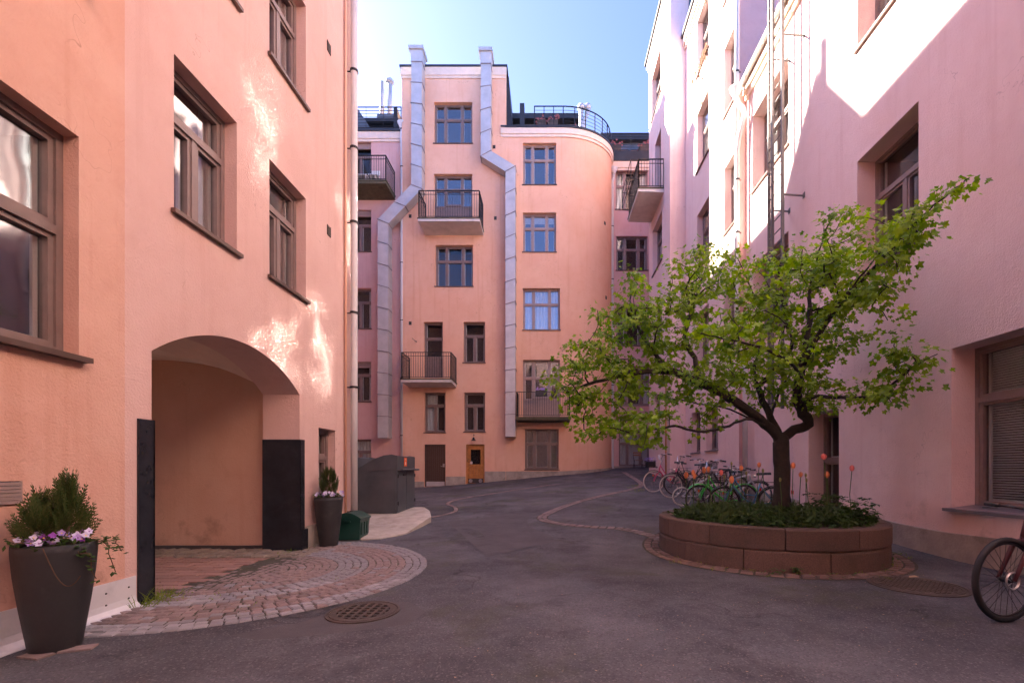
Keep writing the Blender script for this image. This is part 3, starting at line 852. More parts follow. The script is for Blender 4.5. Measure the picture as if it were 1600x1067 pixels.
mb = MB(); mb.hexa([(xt1, D0 + .5, 18.8), (xt1 + .35, D0 + .5, 18.8), (xt1 + .35, 33, 18.8), (xt1, 33, 18.8), (xt1, D0 + .5, HT), (xt1 + .12, D0 + .5, HT), (xt1 + .12, 33, HT), (xt1, 33, HT)])
mb.build('side_cladding', 'roof_dark', tower)
balcony(FT, -6.52, -3.48, 1.3, 13.4, tower, h=1.35)
balcony(FT, -7.36, -4.88, 1.3, 5.49, tower, h=1.30)
for q in ((xt0, db[0] - .02, .60), (db[1] + .02, dw[0] - .02, .86), (dw[1] + .02, xt1, 1.13)):
    MB().box(q[0], q[1], D0 - .04, D0 + .02, -.4, q[2]).build('plinth', 'plinth', tower)
# plank door with a kick plate
mb = MB(); a0, a1, z0, z1, d = db
nb = 9
FT.box(mb, a0, a0 + .06, z0, z1, -.2, -.1); FT.box(mb, a1 - .06, a1, z0, z1, -.2, -.1); FT.box(mb, a0 + .06, a1 - .06, z1 - .06, z1, -.2, -.1); FT.box(mb, a0 + .06, a1 - .06, z0, z1 - .06, -.24, -.15)
dr = mb.build('door', 'door_brown', tower, fix=False, label='dark brown plank door with a metal kick plate')
pk = MB(); wpk = (a1 - a0 - .12) / nb
pk.box(.006, wpk - .006, -.02, .0, 0, z1 - z0 - .34)
pkm = pk.mesh('plank', 'door_brown')
for k in range(nb): inst(pkm, 'plank', dr, (a0 + .06 + k * wpk, D0 + .15, z0 + .27))
mb = MB(); FT.box(mb, a0 + .075, a1 - .075, z0 + .02, z0 + .26, -.15, -.125); mb.build('kick_plate', 'galv', dr, fix=False)
mb = MB(); FT.box(mb, a1 - .17, a1 - .07, z0 + 1.02, z0 + 1.2, -.132, -.118); mb.bar(FT.p(a1 - .12, z0 + 1.06, -.12), FT.p(a1 - .12, z0 + 1.06, -.06), .02); mb.bar(FT.p(a1 - .12, z0 + 1.06, -.065), FT.p(a1 - .26, z0 + 1.06, -.065), .02)
mb.build('handle', 'steel', dr, fix=False)
# varnished door with a window, two round vents at its foot
a0, a1, z0, z1, d = dw
mb = MB()
FT.box(mb, a0, a0 + .05, z0, z1, -.2, -.1); FT.box(mb, a1 - .05, a1, z0, z1, -.2, -.1); FT.box(mb, a0 + .05, a1 - .05, z1 - .05, z1, -.2, -.1)
l0, l1 = a0 + .055, a1 - .055; H_ = z1 - z0
FT.box(mb, l0, l0 + .17, z0 + .03, z1 - .055, -.19, -.14); FT.box(mb, l1 - .17, l1, z0 + .03, z1 - .055, -.19, -.14)
for q0, q1 in ((.03, .34), (.88, 1.03), (1.80, H_ - .055)): FT.box(mb, l0 + .17, l1 - .17, z0 + q0, z0 + q1, -.19, -.14)
for k in range(4):
    w4 = (l1 - l0 - .34) / 4; FT.box(mb, l0 + .17 + k * w4 + .006, l0 + .17 + (k + 1) * w4 - .006, z0 + .34, z0 + .88, -.19, -.155)
dr = mb.build('door', 'door_wood', tower, fix=False, label='varnished orange wooden door with a dark window')
mb = MB(); FT.box(mb, l0 + .165, l1 - .165, z0 + 1.03, z0 + 1.80, -.175, -.165); mb.build('pane', 'glass', dr, fix=False)
mb = MB(); FT.box(mb, l0, l1, z0, z0 + 1.9, -.5, -.48); mb.build('dark_backing', 'unlit_black', dr, fix=False)  # black sheet in place of the unlit room behind the door glass
mb = MB(); FT.box(mb, l0 + .04, l1 - .04, z0 + .05, z0 + .29, -.14, -.125); kp = mb.build('kick_plate', 'door_dark', dr, fix=False)
for ax_ in (l0 + .17, l1 - .17):
    mb = MB(); c_ = FT.p(ax_, z0 + .17, -.12)
    mb.torus((c_.x, c_.y, c_.z), .075, .018, 20, 6); mb.torus((c_.x, c_.y, c_.z), .03, .014, 14, 6)
    mb.build('round_vent', 'galv', dr, smooth=True, fix=False)
mb = MB(); mb.torus((l0 + .08, D0 + .10, z0 + 1.22), .07, .012, 16, 6); mb.bar((l0 + .08, D0 + .14, z0 + 1.0), (l0 + .08, D0 + .06, z0 + 1.0), .02); mb.bar((l0 + .08, D0 + .07, z0 + 1.0), (l0 + .18, D0 + .07, z0 + 1.0), .02)
mb.build('handle', 'door_dark', dr, fix=False)
mb = MB(); FT.box(mb, l0 + .16, l0 + .26, z0 + 1.05, z0 + 1.18, -.139, -.136); nt_ = mb.build('notice', 'white', dr, fix=False)
mb = MB(); FT.box(mb, l0 + .18, l0 + .24, z0 + 1.10, z0 + 1.14, -.1359, -.135); mb.build('notice_print', 'red_lens', dr, fix=False)
mb = MB(); mb.box(xx(727), xx(758), D0 - .30, D0 + .1, zz(759), zz(756)); mb.build('door_step', 'plinth', tower)
for px, py in ((641, 338), (774, 341), (772, 230), (641, 505)):
    vent(FT, xx(px), zz(py), .14, .18, tower, 4)
lamp = thing('wall_lamp', 'small black lamp above the varnished wooden door', 'lamp', (xx(741), D0, zz(690)))
MB().tube([(xx(741), D0, zz(680)), (xx(741), D0 - .18, zz(679)), (xx(741), D0 - .22, zz(681))], .018, 8).build('arm', 'iron', lamp, smooth=True)
MB().lathe([(.02, .17), (.05, .14), (.07, .05), (.14, 0), (.13, 0), (.05, .05)], (xx(741), D0 - .22, zz(688.5)), 16).build('lamp_shade', 'iron', lamp, smooth=True)
for (px, py, kk) in ((651, 534, 0),):
    mb = MB(); mb.bar((xx(px), D0, zz(py)), (xx(px), D0 - .25, zz(py) - .02), .03); mb.bar((xx(px), D0 - .25, zz(py) - .02), (xx(px) - .15, D0 - .3, zz(py) + .1), .02)
    mb.build('line_hook', 'iron', tower)

# --- left recess
DL = 24.05
recess = thing('apartment_building', 'pink recessed building at the back left behind the corner drainpipe', 'building', (-10, DL, .2))
FR = Frame((0, DL), (1, 0))
r_rows = [(222, 282), (328, 393), (450, 513), (565, 627), (686, 745)]
r_ops = [(xx(542, DL), xx(580, DL), zz(b, DL), zz(a, DL), .22) for a, b in r_rows]
HR = 19.0
wall(FR, -15, xt0, -.5, HR, r_ops, 'stucco_pink', recess)
for k, o in enumerate(r_ops):
    w_ = window(FR, o, 'two', recess, 'wood_mauve', ['none', 'none', 'side', 'side', 'curtain'][k], sill='sill_metal' if k else None, name='window' if k else 'balcony_door')
    if k in (0, 1, 3):                         # wooden roller-shutter box over the glass
        mb = MB()
        for q in range(4): FR.box(mb, o[0], o[1], o[3] - .07 - q * .075, o[3] - .002 - q * .075, -.2, -.13 + .01 * (q % 2))
        mb.build('shutter', 'wood_pale', w_, fix=False)
mb = MB(); mb.box(-15, xt0 + .05, DL - .10, DL + .03, HR - .36, HR); mb.box(-15, xt0 + .05, DL - .06, DL + .02, HR - .5, HR - .36)
mb.build('cornice', 'cream', recess)
mb = MB(); mb.box(-15, xt0 + .1, DL - .16, DL + 9, HR, HR + .14); mb.build('roof', 'roof_dark', recess)
balcony(FR, -12, -8.2, 1.35, zz(313, DL), recess, h=1.25, slab='slab_moss')
# roof terrace: set-back attic with windows, sloped gable, flue box
FR2 = Frame((0, DL + 1.8), (1, 0)); DA = DL + 1.8
at_ops = [(xx(a, DA), xx(b, DA), HR + .35, HR + 1.15, .08) for a, b in ((580, 592), (594, 607), (608, 616), (560, 575))]
wall(FR2, -15, xt0 + .2, HR, HR + 1.75, at_ops, 'roof_grey', recess, name='attic_wall')
for o in at_ops: window(FR2, o, 'one', recess, 'wood_pale', 'none', sill=None)
mb = MB(); mb.box(-15, xt0 - .05, DA - .5, DA + 8, HR + 1.6, HR + 1.8); mb.build('attic_roof', 'roof_dark', recess)
mb = MB()
mb.hexa([(-13.5, DL + .3, HR + .14), (xx(573, DL) + .3, DL + .3, HR + .14), (xx(573, DL) + .3, DL + 3, HR + .14), (-13.5, DL + 3, HR + .14),
         (-13.5, DL + .3, HR + 6.1), (-13.3, DL + .3, HR + 6.1), (-13.3, DL + 3, HR + 6.1), (-13.5, DL + 3, HR + 6.1)])
mb.build('gable_roof', 'roof_grey', recess)
mb = MB(); mb.box(xx(587, DA), xx(620, DA), DA + .2, DA + 2.2, HR + 1.5, HR + 2.55); fb = mb.build('flue_box', 'roof_grey', recess)
for px, top, cap in ((597, 129, 0), (609, 128, 1)):
    x_ = xx(px, DA + .8); zt_ = zz(top, DA + .8)
    MB().tube([(x_, DA + .8, HR + 2.4), (x_, DA + .8, zt_)], .13, 12).build('flue', 'galv', fb, smooth=True)
    if cap: MB().lathe([(.13, 0), (.24, .05), (.25, .14), (.16, .25), (.02, .28)], (x_, DA + .8, zt_ - .12), 14).build('flue_cap', 'galv', fb, smooth=True)
railing(FR, -12.5, xt0 - .1, .12, HR + .14, 1.15, recess, step=.9, mid=True, sides=(False, False))
mb = MB()
for k in range(6): mb.bar((-12.5, DL - .08, HR + .3 + k * .16), (xt0 - .3, DL - .08, HR + .3 + k * .16), .014)
mb.build('rail_wire', 'iron', recess, fix=False)
mb = MB(); mb.hexa([(xx(613, DL), DL + .2, HR + .14), (xx(622, DL), DL + .2, HR + .14), (xx(622, DL), DL + 3, HR + .14), (xx(613, DL), DL + 3, HR + .14),
                    (xx(613, DL), DL + .2, HR + 1.55), (xx(618, DL), DL + .2, HR + 1.55), (xx(618, DL), DL + 3, HR + 1.2), (xx(613, DL), DL + 3, HR + 1.2)])
mb.build('screen_wall', 'roof_dark', recess)
# things on that balcony
for nm, lb, x_, kind in (('balcony_bench', 'low white bench on the topmost rear balcony', -9.6, 0), ('garden_chair', 'small white folding chair on the topmost rear balcony', -8.95, 1)):
    t = thing(nm, lb, 'bench' if kind == 0 else 'chair', (x_, DL - .9, zz(313, DL) + .21))
    zb_ = zz(313, DL) + .21
    mb = MB(); mb.box(x_ - .35 + .12 * kind, x_ + .35 - .12 * kind, DL - 1.15, DL - .75, zb_ + .40, zb_ + .44); mb.build('seat', 'white', t)
    if kind:
        mb = MB(); mb.box(x_ - .22, x_ + .22, DL - .76, DL - .73, zb_ + .62, zb_ + .84); mb.build('backrest', 'white', t)
    for sx_ in (-1, 1):
        for sy_ in (-1, 1):
            mb = MB(); mb.bar((x_ + sx_ * (.3 - .12 * kind), DL - .95 + sy_ * .17, zb_), (x_ + sx_ * (.3 - .12 * kind) * (1 - .6 * kind), DL - .95 + sy_ * .17 * (1 - 2 * kind), zb_ + (.42 + .4 * kind * (sy_ < 0))), .03)
            mb.build('leg', 'white', t, fix=False)

# --- curved block
curve = thing('apartment_building', 'rounded salmon building at the back right of the ducts with a roof terrace', 'building', (1, D0, .9))
HC = 18.95
XC, YC, RX, RY = .67, D0 + 2.27, 2.80, 2.25
c_ops = [(op(817, 869, 223, 288), 'tri', 'none'), (op(817, 869, 332, 393), 'tri', 'roller'), (op(817, 875, 450, 515), 'tri', 'curtain'), (op(820, 873, 670, 733), 'tri', 'blind')]
cb = op(817, 875, 562, 652)
FC = Frame((0, D0 + .02), (1, 0))
wall(FC, xt1, XC, -.4, HC, [o for o, *_ in c_ops] + [cb], 'stucco_back', curve)
for k, (o, st, ins) in enumerate(c_ops): window(FC, o, st, curve, 'wood_brown' if k == 3 else 'wood_pale', ins, glass='glass' if k == 3 else 'glass_sky')
window(FC, cb, 'door_tri', curve, 'wood_pale', 'none', sill=None, name='balcony_door')
arc = [(XC + RX * math.sin(t), YC - RY * math.cos(t)) for t in [math.pi / 2 * i / 28 for i in range(29)]]
arc[0] = (XC, D0 + .02)
mb = MB()
for (x, y), (x2, y2) in zip(arc, arc[1:]): mb.quad((x, y, -.4), (x2, y2, -.4), (x2, y2, HC), (x, y, HC))
mb.quad((*arc[-1], -.4), (arc[-1][0], 33, -.4), (arc[-1][0], 33, HC), (*arc[-1], HC))
mb.build('curved_wall', 'stucco_back', curve, smooth=True, fix=False)
def offs(path, d):
    out = []
    for i, (x, y) in enumerate(path):
        x0, y0 = path[max(0, i - 1)]; x1, y1 = path[min(len(path) - 1, i + 1)]
        L = math.hypot(x1 - x0, y1 - y0); out.append((x + (y1 - y0) / L * d, y - (x1 - x0) / L * d))
    return out
cpath = [(xt1 - .25, D0 + .02)] + arc
def band(path, b0, b1, z0, z1):
    m_ = MB(); A, B = offs(path, b0), offs(path, b1)
    for i in range(len(path) - 1):
        m_.hexa([(*A[i], z0), (*B[i], z0), (*B[i + 1], z0), (*A[i + 1], z0), (*A[i], z1), (*B[i], z1), (*B[i + 1], z1), (*A[i + 1], z1)])
    return m_
m1 = band(cpath, -.01, .11, HC - .30, HC - .002); m2 = band(cpath, -.01, .06, HC - .44, HC - .30); m1.add(m2.v, m2.f)
m1.build('cornice', 'cream', curve)
mb = MB(); poly = [(xt1, 33), (xt1, D0 - .1)] + offs(cpath, .15) + [(arc[-1][0], 33)]
mb.prism(poly, HC, HC + .1); mb.build('roof', 'roof_dark', curve)
mb = band([(xt1 + .02, D0 + .0)] + arc, -.01, .035, -.4, 0); 
# plinth follows the rising ground
pl = MB(); pth = [(xt1 + .02, D0 + .02)] + arc; A, B = offs(pth, -.01), offs(pth, .035)
for i in range(len(pth) - 1):
    za, zb_ = 1.13 + .26 * i / len(pth), 1.13 + .26 * (i + 1) / len(pth)
    pl.hexa([(*A[i], -.3), (*B[i], -.3), (*B[i + 1], -.3), (*A[i + 1], -.3), (*A[i], za), (*B[i], za), (*B[i + 1], zb_), (*A[i + 1], zb_)])
pl.build('plinth', 'plinth', curve)
balcony(FC, xx(807, 22.9), xx(891, 22.9), .95, zz(660), curve, h=1.25, slab='slab_moss', thick=.14, mid=False)
bx_ = MB(); bx_.box(xx(837, 22.75), xx(855, 22.75), 22.55, 22.75, zz(619, 22.7), zz(611, 22.7) + .02)
fb_ = thing('flower_box', 'dark flower box of purple violas hung on the lowest curved-building balcony', 'flower box', (xx(846, 22.75), 22.65, zz(620, 22.7)))
bx_.build('box', 'wicker', fb_)
fl = MB()
for k in range(26):
    c_ = Vector((xx(random.uniform(837, 855), 22.7), random.uniform(22.5, 22.8), zz(610, 22.7) + random.uniform(0, .13)))
    for q in range(5):
        a = q * 1.257; fl.add([c_, c_ + Vector((.045 * math.cos(a), -.02, .045 * math.sin(a))), c_ + Vector((.045 * math.cos(a + 1), -.02, .045 * math.sin(a + 1)))], [(0, 1, 2)])
fl.build('blossoms', 'viola_lilac', fb_, fix=False, kind='stuff')
for px, py in ((923, 350), (926, 464)):
    vent(FC, xx(px) - .3, zz(py), .14, .18, curve, 4) if px < 880 else None
for t_, py in ((.95, 349), (1.0, 465)):         # vents on the rounded part
    a = t_; x_, y_ = XC + RX * math.sin(a), YC - RY * math.cos(a)
    tg = Vector((RX * math.cos(a), RY * math.sin(a), 0)).normalized()
    vent(Frame((x_, y_), (tg.x, tg.y)), 0, zz(py, y_), .14, .18, curve, 4)
# terrace railing along the curve
rp = [(xt1 + 1.5, D0 + .02)] + arc; rq = offs(rp, -.08)
mb = MB()
for (x, y), (x2, y2) in zip(rq, rq[1:]):
    mb.bar((x, y, HC + 1.25), (x2, y2, HC + 1.25), .05, .035)
    for k in range(5): mb.bar((x, y, HC + .28 + .19 * k), (x2, y2, HC + .28 + .19 * k), .014)
for i in [0] + list(range(1, len(rq), 4)) + [len(rq) - 1]:
    mb.bar((*rq[i], HC + .1), (*rq[i], HC + 1.25), .05)
for k in range(1, 3): 
    x_ = rq[0][0] + (rq[1][0] - rq[0][0]) * k / 3; mb.bar((x_, rq[0][1], HC + .1), (x_, rq[0][1], HC + 1.25), .04)
mb.build('railing', 'iron', curve, fix=False)
DAT = D0 + 2.6
FC2 = Frame((0, DAT), (1, 0))
at2 = [(xx(a, DAT), xx(b, DAT), HC + .2, HC + 1.35, .08) for a, b in ((804, 816), (822, 840), (846, 862), (866, 884))]
wall(FC2, xt1, xx(903, DAT), HC, HC + 2.2, at2, 'roof_grey', curve, name='attic_wall')
for o in at2: window(FC2, o, 'two_cross' if o[1] - o[0] > .55 else 'one', curve, 'wood_pale', 'curtain', sill=None)
mb = MB(); mb.box(xt1, xx(904, DAT), DAT - .45, 33, HC + 2.2, HC + 2.5); mb.build('attic_roof', 'roof_dark', curve)
mb = MB(); mb.box(xx(812.5, D0 + .3), xx(819.5, D0 + .3), D0 + .15, D0 + .5, HC + .1, zz(165, D0 + .3)); mb.build('terrace_post', 'roof_dark', curve)
mb = MB(); mb.box(xx(903, DAT), xx(934, DAT + 1), DAT + 1, 33, HC, HC + 1.5); mb.box(xx(903, DAT + 1), xx(916, DAT + 1), DAT + 1, DAT + 1.3, HC, HC + 2.0); mb.build('roof_hut', 'roof_grey', curve)
for k, px in enumerate((908, 918)):
    x_ = xx(px, DAT + .6); b_ = zz(168 + 0 * k, DAT + .6)
    fl = thing('roof_flue', ['straight shiny roof flue with a round cap above the curved building', 'bent shiny roof flue with a round cap above the curved building'][k], 'flue', (x_, DAT + .6, HC + 1))
    pts = [(x_, DAT + .6, HC + .1), (x_, DAT + .6, b_ - .1)] if k == 0 else [(x_ - .25, DAT + .6, HC + .1), (x_ - .25, DAT + .6, b_ - .9), (x_ + .0, DAT + .6, b_ - .4), (x_ + .02, DAT + .6, b_ - .1)]
    MB().tube(pts, .12, 12).build('pipe', 'galv', fl, smooth=True)
    MB().lathe([(.10, -.16), (.20, -.1), (.23, 0), (.18, .13), (.02, .18)], (x_, DAT + .6, b_), 16).build('cap', 'galv', fl, smooth=True)
def roofbox(x, y, z, w, lab):
    t = thing('terrace_planter', lab, 'planter', (x, y, z))
    mb = MB(); mb.hexa([(x - w * .42, y - .2, z), (x + w * .42, y - .2, z), (x + w * .42, y + .2, z), (x - w * .42, y + .2, z), (x - w / 2, y - .24, z + .75), (x + w / 2, y - .24, z + .75), (x + w / 2, y + .24, z + .75), (x - w / 2, y + .24, z + .75)])
    mb.build('tub', 'castiron', t)
    f = MB()
    for k in range(26):
        c_ = Vector((x + random.uniform(-.6, .6) * w, y + random.uniform(-.35, .3), z + .72 + random.uniform(-.05, .25)))
        a = random.uniform(0, 6.28); v = Vector((math.cos(a), random.uniform(-.4, .4), math.sin(a))) * .07; w_ = Vector((-v.z, 0, v.x))
        f.quad(c_ - v, c_ - w_, c_ + v, c_ + w_)
    f.build('blossoms', 'geranium', t, fix=False, kind='stuff')
roofbox(xx(846, D0 + .5), D0 + .7, HC + .1, .45, 'grey tub of red flowers, leftmost on the curved roof terrace')
roofbox(xx(864, D0 + .5), D0 + .7, HC + .1, .55, 'wider grey tub of red flowers in the middle of the curved roof terrace')
roofbox(xx(901, D0 + 1.2), D0 + 1.3, HC + .1, .42, 'grey tub of red flowers at the bend of the curved roof terrace')

# --- right recess behind the curve
DR = 26.0
rrec = thing('apartment_building', 'pink recessed building at the back right between curve and right wing', 'building', (5, DR, 1.1))
FQ = Frame((0, DR), (1, 0))
q_ops = [(op(962, 1012, 266, 327, DR, .18), 'side'), (op(963, 1012, 369, 422, DR, .18), 'none'), (op(963, 1015, 478, 540, DR, .18), 'none'), (op(965, 1017, 572, 633, DR, .18), 'side'), (op(967, 1015, 672, 728, DR, .18), 'curtain')]
wall(FQ, 3.2, 14, -.2, 18.95, [o for o, _ in q_ops], 'stucco_pink', rrec)
for k, (o, ins) in enumerate(q_ops): window(FQ, o, 'tri', rrec, 'wood_mauve' if k else 'wood_pale', ins, sill='sill_metal' if k < 3 else 'sill_zinc')
mb = MB(); mb.box(3.3, 14, DR - .11, DR + .02, 18.4, 18.75); mb.box(3.3, 14, DR - .06, DR + .02, 18.26, 18.4); mb.build('cornice', 'cream', rrec)
mb = MB(); mb.box(3.2, 14, DR - .16, 36, 18.75, 19.3); mb.build('roof', 'roof_dark', rrec)
mb = MB(); mb.box(3.3, 14, DR - .03, DR + .01, .4, 1.42); mb.build('plinth', 'plinth', rrec)
DQ = DR + 1.6; FQ2 = Frame((0, DQ), (1, 0))
q2 = [(xx(a, DQ), xx(b, DQ), 19.3, 20.6, .06) for a, b in ((962, 982), (986, 1000), (1003, 1014))]
wall(FQ2, 3.2, 14, 19.2, 21.0, q2, 'roof_grey', rrec, name='attic_wall')
for o in q2: window(FQ2, o, 'one', rrec, 'wood_pale', 'half', sill=None)
mb = MB(); mb.box(3.0, 14, DQ - .3, 36, 21.0, 21.4); mb.build('attic_roof', 'roof_dark', rrec)
railing(FQ, 3.5, 9, -.05, 19.3, 1.15, rrec, step=1.0, sides=(False, False))
mb = MB()
for k in range(5): mb.bar((3.5, DR + .09, 19.5 + k * .17), (9, DR + .09, 19.5 + k * .17), .014)
mb.build('rail_wire', 'iron', rrec, fix=False)
roofbox(xx(963, DR + .5), DR + .6, 19.3, .55, 'grey tub of red flowers by the hopper on the right roof terrace')
roofbox(xx(1006, DR + .5), DR + .6, 19.3, .55, 'grey tub of red flowers beside the right wing on the roof terrace')

# ================================================================== right-hand wings
HX = 21.0
wing3 = thing('apartment_building', 'tallest far wing of the right side with the projecting balcony', 'building', (4.81, 20, .9))
F3 = Frame((4.81, 0), (0, -1))
w3 = [((-21.6, -19.8, 17.7, 19.7, .22), 'two'), ((-21.4, -19.6, 10.3, 12.4, .22), 'two'), ((-21.4, -19.6, 6.6, 8.7, .22), 'two'), ((-21.2, -20.0, 2.6, 4.6, .22), 'two')]
bd3 = (-20.9, -19.8, 13.2, 16.1, .22)
wall(F3, -22.2, -18.3, -.2, HX, [o for o, _ in w3] + [bd3], 'stucco_right', wing3)
for o, st in w3: window(F3, o, st, wing3, 'wood_mauve', None, glass='glass_wing')
window(F3, bd3, 'door', wing3, 'wood_mauve', 'none', sill=None, name='balcony_door')
FE3 = Frame((0, 18.3), (1, 0))
wall(FE3, 4.81, 12, -.2, HX, [], 'stucco_right', wing3, name='end_wall')
hull(wing3, 4.81, 14, 18.3, 22.2, -.2, HX, 'stucco_pink', skip='ws')
mb = MB(); mb.box(5.95, 14, 22.2, 26, 0, 18.5); mb.build('link_wall', 'stucco_pink', wing3)
mb = MB(); mb.box(4.62, 14, 18.1, 22.4, HX, HX + .14); mb.build('roof', 'roof_dark', wing3)
mb = MB(); mb.box(4.70, 4.82, 18.2, 22.3, HX - .25, HX - .002); mb.box(4.75, 4.82, 18.25, 22.25, HX - .4, HX - .25); mb.build('cornice', 'cream', wing3)
mb = MB(); mb.hexa([(5.5, 18.27, 18.6), (9, 18.27, 18.6), (9, 18.31, 18.6), (5.5, 18.31, 18.6), (5.62, 18.27, HX), (9, 18.27, HX), (9, 18.31, HX), (5.62, 18.31, HX)]); mb.build('side_cladding', 'roof_grey', wing3)
b3 = balcony(F3, -21.7, -19.3, 1.1, 12.98, wing3, h=1.22, thick=.15)
mb = MB()
for y in (19.33, 20.5, 21.67):
    mb.bar((3.72, y, 14.35), (3.42, y, 14.40), .025); mb.bar((3.72, y, 13.55), (3.42, y, 13.6), .025); mb.bar((3.42, y, 14.40), (3.42, y, 13.6), .025)
for z in (14.4, 13.6, 13.95): mb.bar((3.42, 19.33, z), (3.42, 21.67, z), .025)
mb.build('flower_box_rail', 'iron', b3, fix=False)

H2 = 18.5
wing2 = thing('apartment_building', 'middle wing of the right side, set between ladder wall and far wing', 'building', (5.43, 15.7, .6))
F2 = Frame((5.43, 0), (0, -1))
rows2 = [(4.9, 6.95), (8.55, 10.6), (12.2, 14.32), (15.73, 17.75)]
w2 = []
for z0, z1 in rows2: w2 += [(-16.86, -15.6, z0, z1, .22), (-14.2, -13.12, z0, z1, .22)]
w2 += [(-15.85, -14.75, 1.90, 3.4, .2), (-17.5, -16.5, 1.88, 3.4, .2)]
wall(F2, -18.3, -13.1, -.2, H2, w2, 'stucco_right', wing2)
for k, o in enumerate(w2): window(F2, o, 'two', wing2, 'wood_mauve', 'curtain' if k >= 8 else None, pane_tilt=-.12 if k in (2, 3, 4, 5) else 0, glass='glass_wing', sill='sill_zinc' if k >= 8 else 'sill_metal')  # some panes turned to throw reflected sun onto the archway wall
FE2 = Frame((0, 13.1), (1, 0))
wall(FE2, 5.43, 12, -.2, H2, [], 'stucco_pink', wing2, name='end_wall')
mb = MB(); mb.box(5.24, 14, 12.9, 18.28, H2, H2 + .14); mb.build('roof', 'roof_dark', wing2)
mb = MB(); mb.box(5.31, 5.44, 13.0, 18.28, H2 - .3, H2 - .002); mb.box(5.37, 5.44, 13.05, 18.28, H2 - .46, H2 - .3); mb.build('cornice', 'cream', wing2)
hull(wing2, 5.6, 14, 13.1, 18.3, -.2, H2, 'stucco_pink', skip='wsn')
# dry creeper hanging from two high sills
vine = MB()
for (y0_, z_) in ((16.2, 15.7), (15.0, 18.2)):
    for k in range(12):
        y = y0_ + random.uniform(-.8, .9); z = z_ + random.uniform(-.05, .25)
        L_ = random.choice([.25, .4, .6, 1.5]) * random.uniform(.5, 1.2); p = Vector((5.37, y, z)); pts = [p]
        for s_ in range(5):
            p = p + Vector((random.uniform(-.03, .02), random.uniform(-.06, .06), -L_ / 5)); p.x = min(p.x, 5.40); pts.append(p)
        vine.tube(pts, .006, 4)
        for p in pts:
            for _ in range(3):
                q = p + Vector((random.uniform(-.05, .0), random.uniform(-.06, .06), random.uniform(-.06, .06))); v = Vector((random.uniform(-.02, .02), .035, random.uniform(-.03, .03))); w_ = Vector((-.02, random.uniform(-.02, .02), .035))
                vine.quad(q - v, q - w_, q + v, q + w_)
vo_ = vine.build('dry_creeper', 'dry_vine', fix=False)
vo_['label'] = 'dry brown creeper trailing from a high sill of the sunlit right wing'; vo_['category'] = 'creeper'

H1 = 12.2
XR = 5.63
wing1 = thing('apartment_building', 'near pink wing of the right side carrying the roof ladder', 'building', (XR, 8, 0))
F1 = Frame((XR, 0), (0, -1))
w1 = []
for z0, z1, base in ((.73, 2.95, 0), (4.74, 6.89, 1), (8.95, 11.05, 2)):
    cols = [(-12.67, -10.76), (-8.35, -6.96), (-4.6, -3.1), (-1.2, .3), (2.4, 3.9)] if base else [(-6.39, -4.85), (-2.6, -1.1), (1.2, 2.7)]
    for c0, c1 in cols: w1.append((c0, c1, z0, z1, .33))
door1 = (-9.93, -8.88, .16, 2.45, .33)
wall(F1, -13.1, 8, -.4, H1, w1 + [door1], 'stucco_right', wing1)
for k, o in enumerate(w1):
    window(F1, o, 'two', wing1, 'wood_mauve', 'blind' if k == 0 else ('none' if k in (3, 4) else ('side' if k == 8 else None)), sill='sill_zinc' if k == 0 else 'sill_metal', sillout=.09 if k == 0 else .05, pane_tilt=-.12 if k in (9, 10, 11) else 0, glass='glass_wing' if k > 2 else 'glass')  # some upper panes turned so their reflected sun falls out of view
window(F1, door1, 'one', wing1, 'wood_brown', 'none', sill=None, name='glazed_door')
mb = MB(); F1.box(mb, -10.1, -8.7, .02, .17, -.3, .35); mb.build('door_step', 'concrete', wing1, fix=False)
mb = MB(); mb.hexa([(XR - .18, -8, H1), (XR + .1, -8, H1), (XR + .1, 13.1, H1), (XR - .18, 13.1, H1), (XR - .18, -8, H1 + .1), (13, -8, H1 + 1.2), (13, 13.08, H1 + 1.2), (XR - .18, 13.08, H1 + .1)])
mb.build('roof', 'roof_dark', wing1)
mb = MB(); mb.box(XR - .12, XR + .01, -8, 13.05, H1 - .26, H1 - .002); mb.box(XR - .06, XR + .01, -8, 13.05, H1 - .42, H1 - .26); mb.build('cornice', 'cream', wing1)
MB().tube([(XR - .2, -8, H1 + .03), (XR - .2, 12.95, H1 - .02)], .07, 8).build('gutter', 'pipe', wing1, smooth=True)
pb = MB()
for i in range(48):                            # grey plinth that rises with the ground
    ya, yb = -8 + 20.9 * i / 48, -8 + 20.9 * (i + 1) / 48
    if ya > 8.55 and yb < 10.3:
        if pb.v: pb.build('plinth', 'plinth', wing1, fix=False); pb = MB()
        continue
    za, zb_ = .40 + .8 * gz(5.6, ya) - .05 * sm((ya - 5) / 2), .40 + .8 * gz(5.6, yb) - .05 * sm((yb - 5) / 2)
    pb.hexa([(XR - .025, ya, -.3), (XR + .01, ya, -.3), (XR + .01, yb, -.3), (XR - .025, yb, -.3), (XR - .025, ya, za), (XR + .01, ya, za + .01), (XR + .01, yb, zb_ + .01), (XR - .025, yb, zb_)])
pb.build('plinth', 'plinth', wing1, fix=False)
hull(wing1, XR + .2, 14, -8, 13, -.4, H1, 'stucco_pink', skip='wn')
vent(F1, -10.05, 5.45, .16, .24, wing1, 5)
vent(F1, -8.9, 5.35, .16, .24, wing1, 5); vent(F1, -7.33, 2.9, .2, .26, wing1, 5, 'flashing'); vent(F1, -5.47, 7.65, .22, .3, wing1, 6, 'flashing')
gs = thing('guard_stone', 'pale stone guard post at the foot of the middle right wing', 'guard stone', (5.25, 12.95, gz(5.2, 12.9)))
MB().lathe([(.17, -.1), (.17, .55), (.15, .6), (.0, .62)], (5.25, 12.85, gz(5.25, 12.9)), 14).build('post', 'concrete', gs, smooth=False)
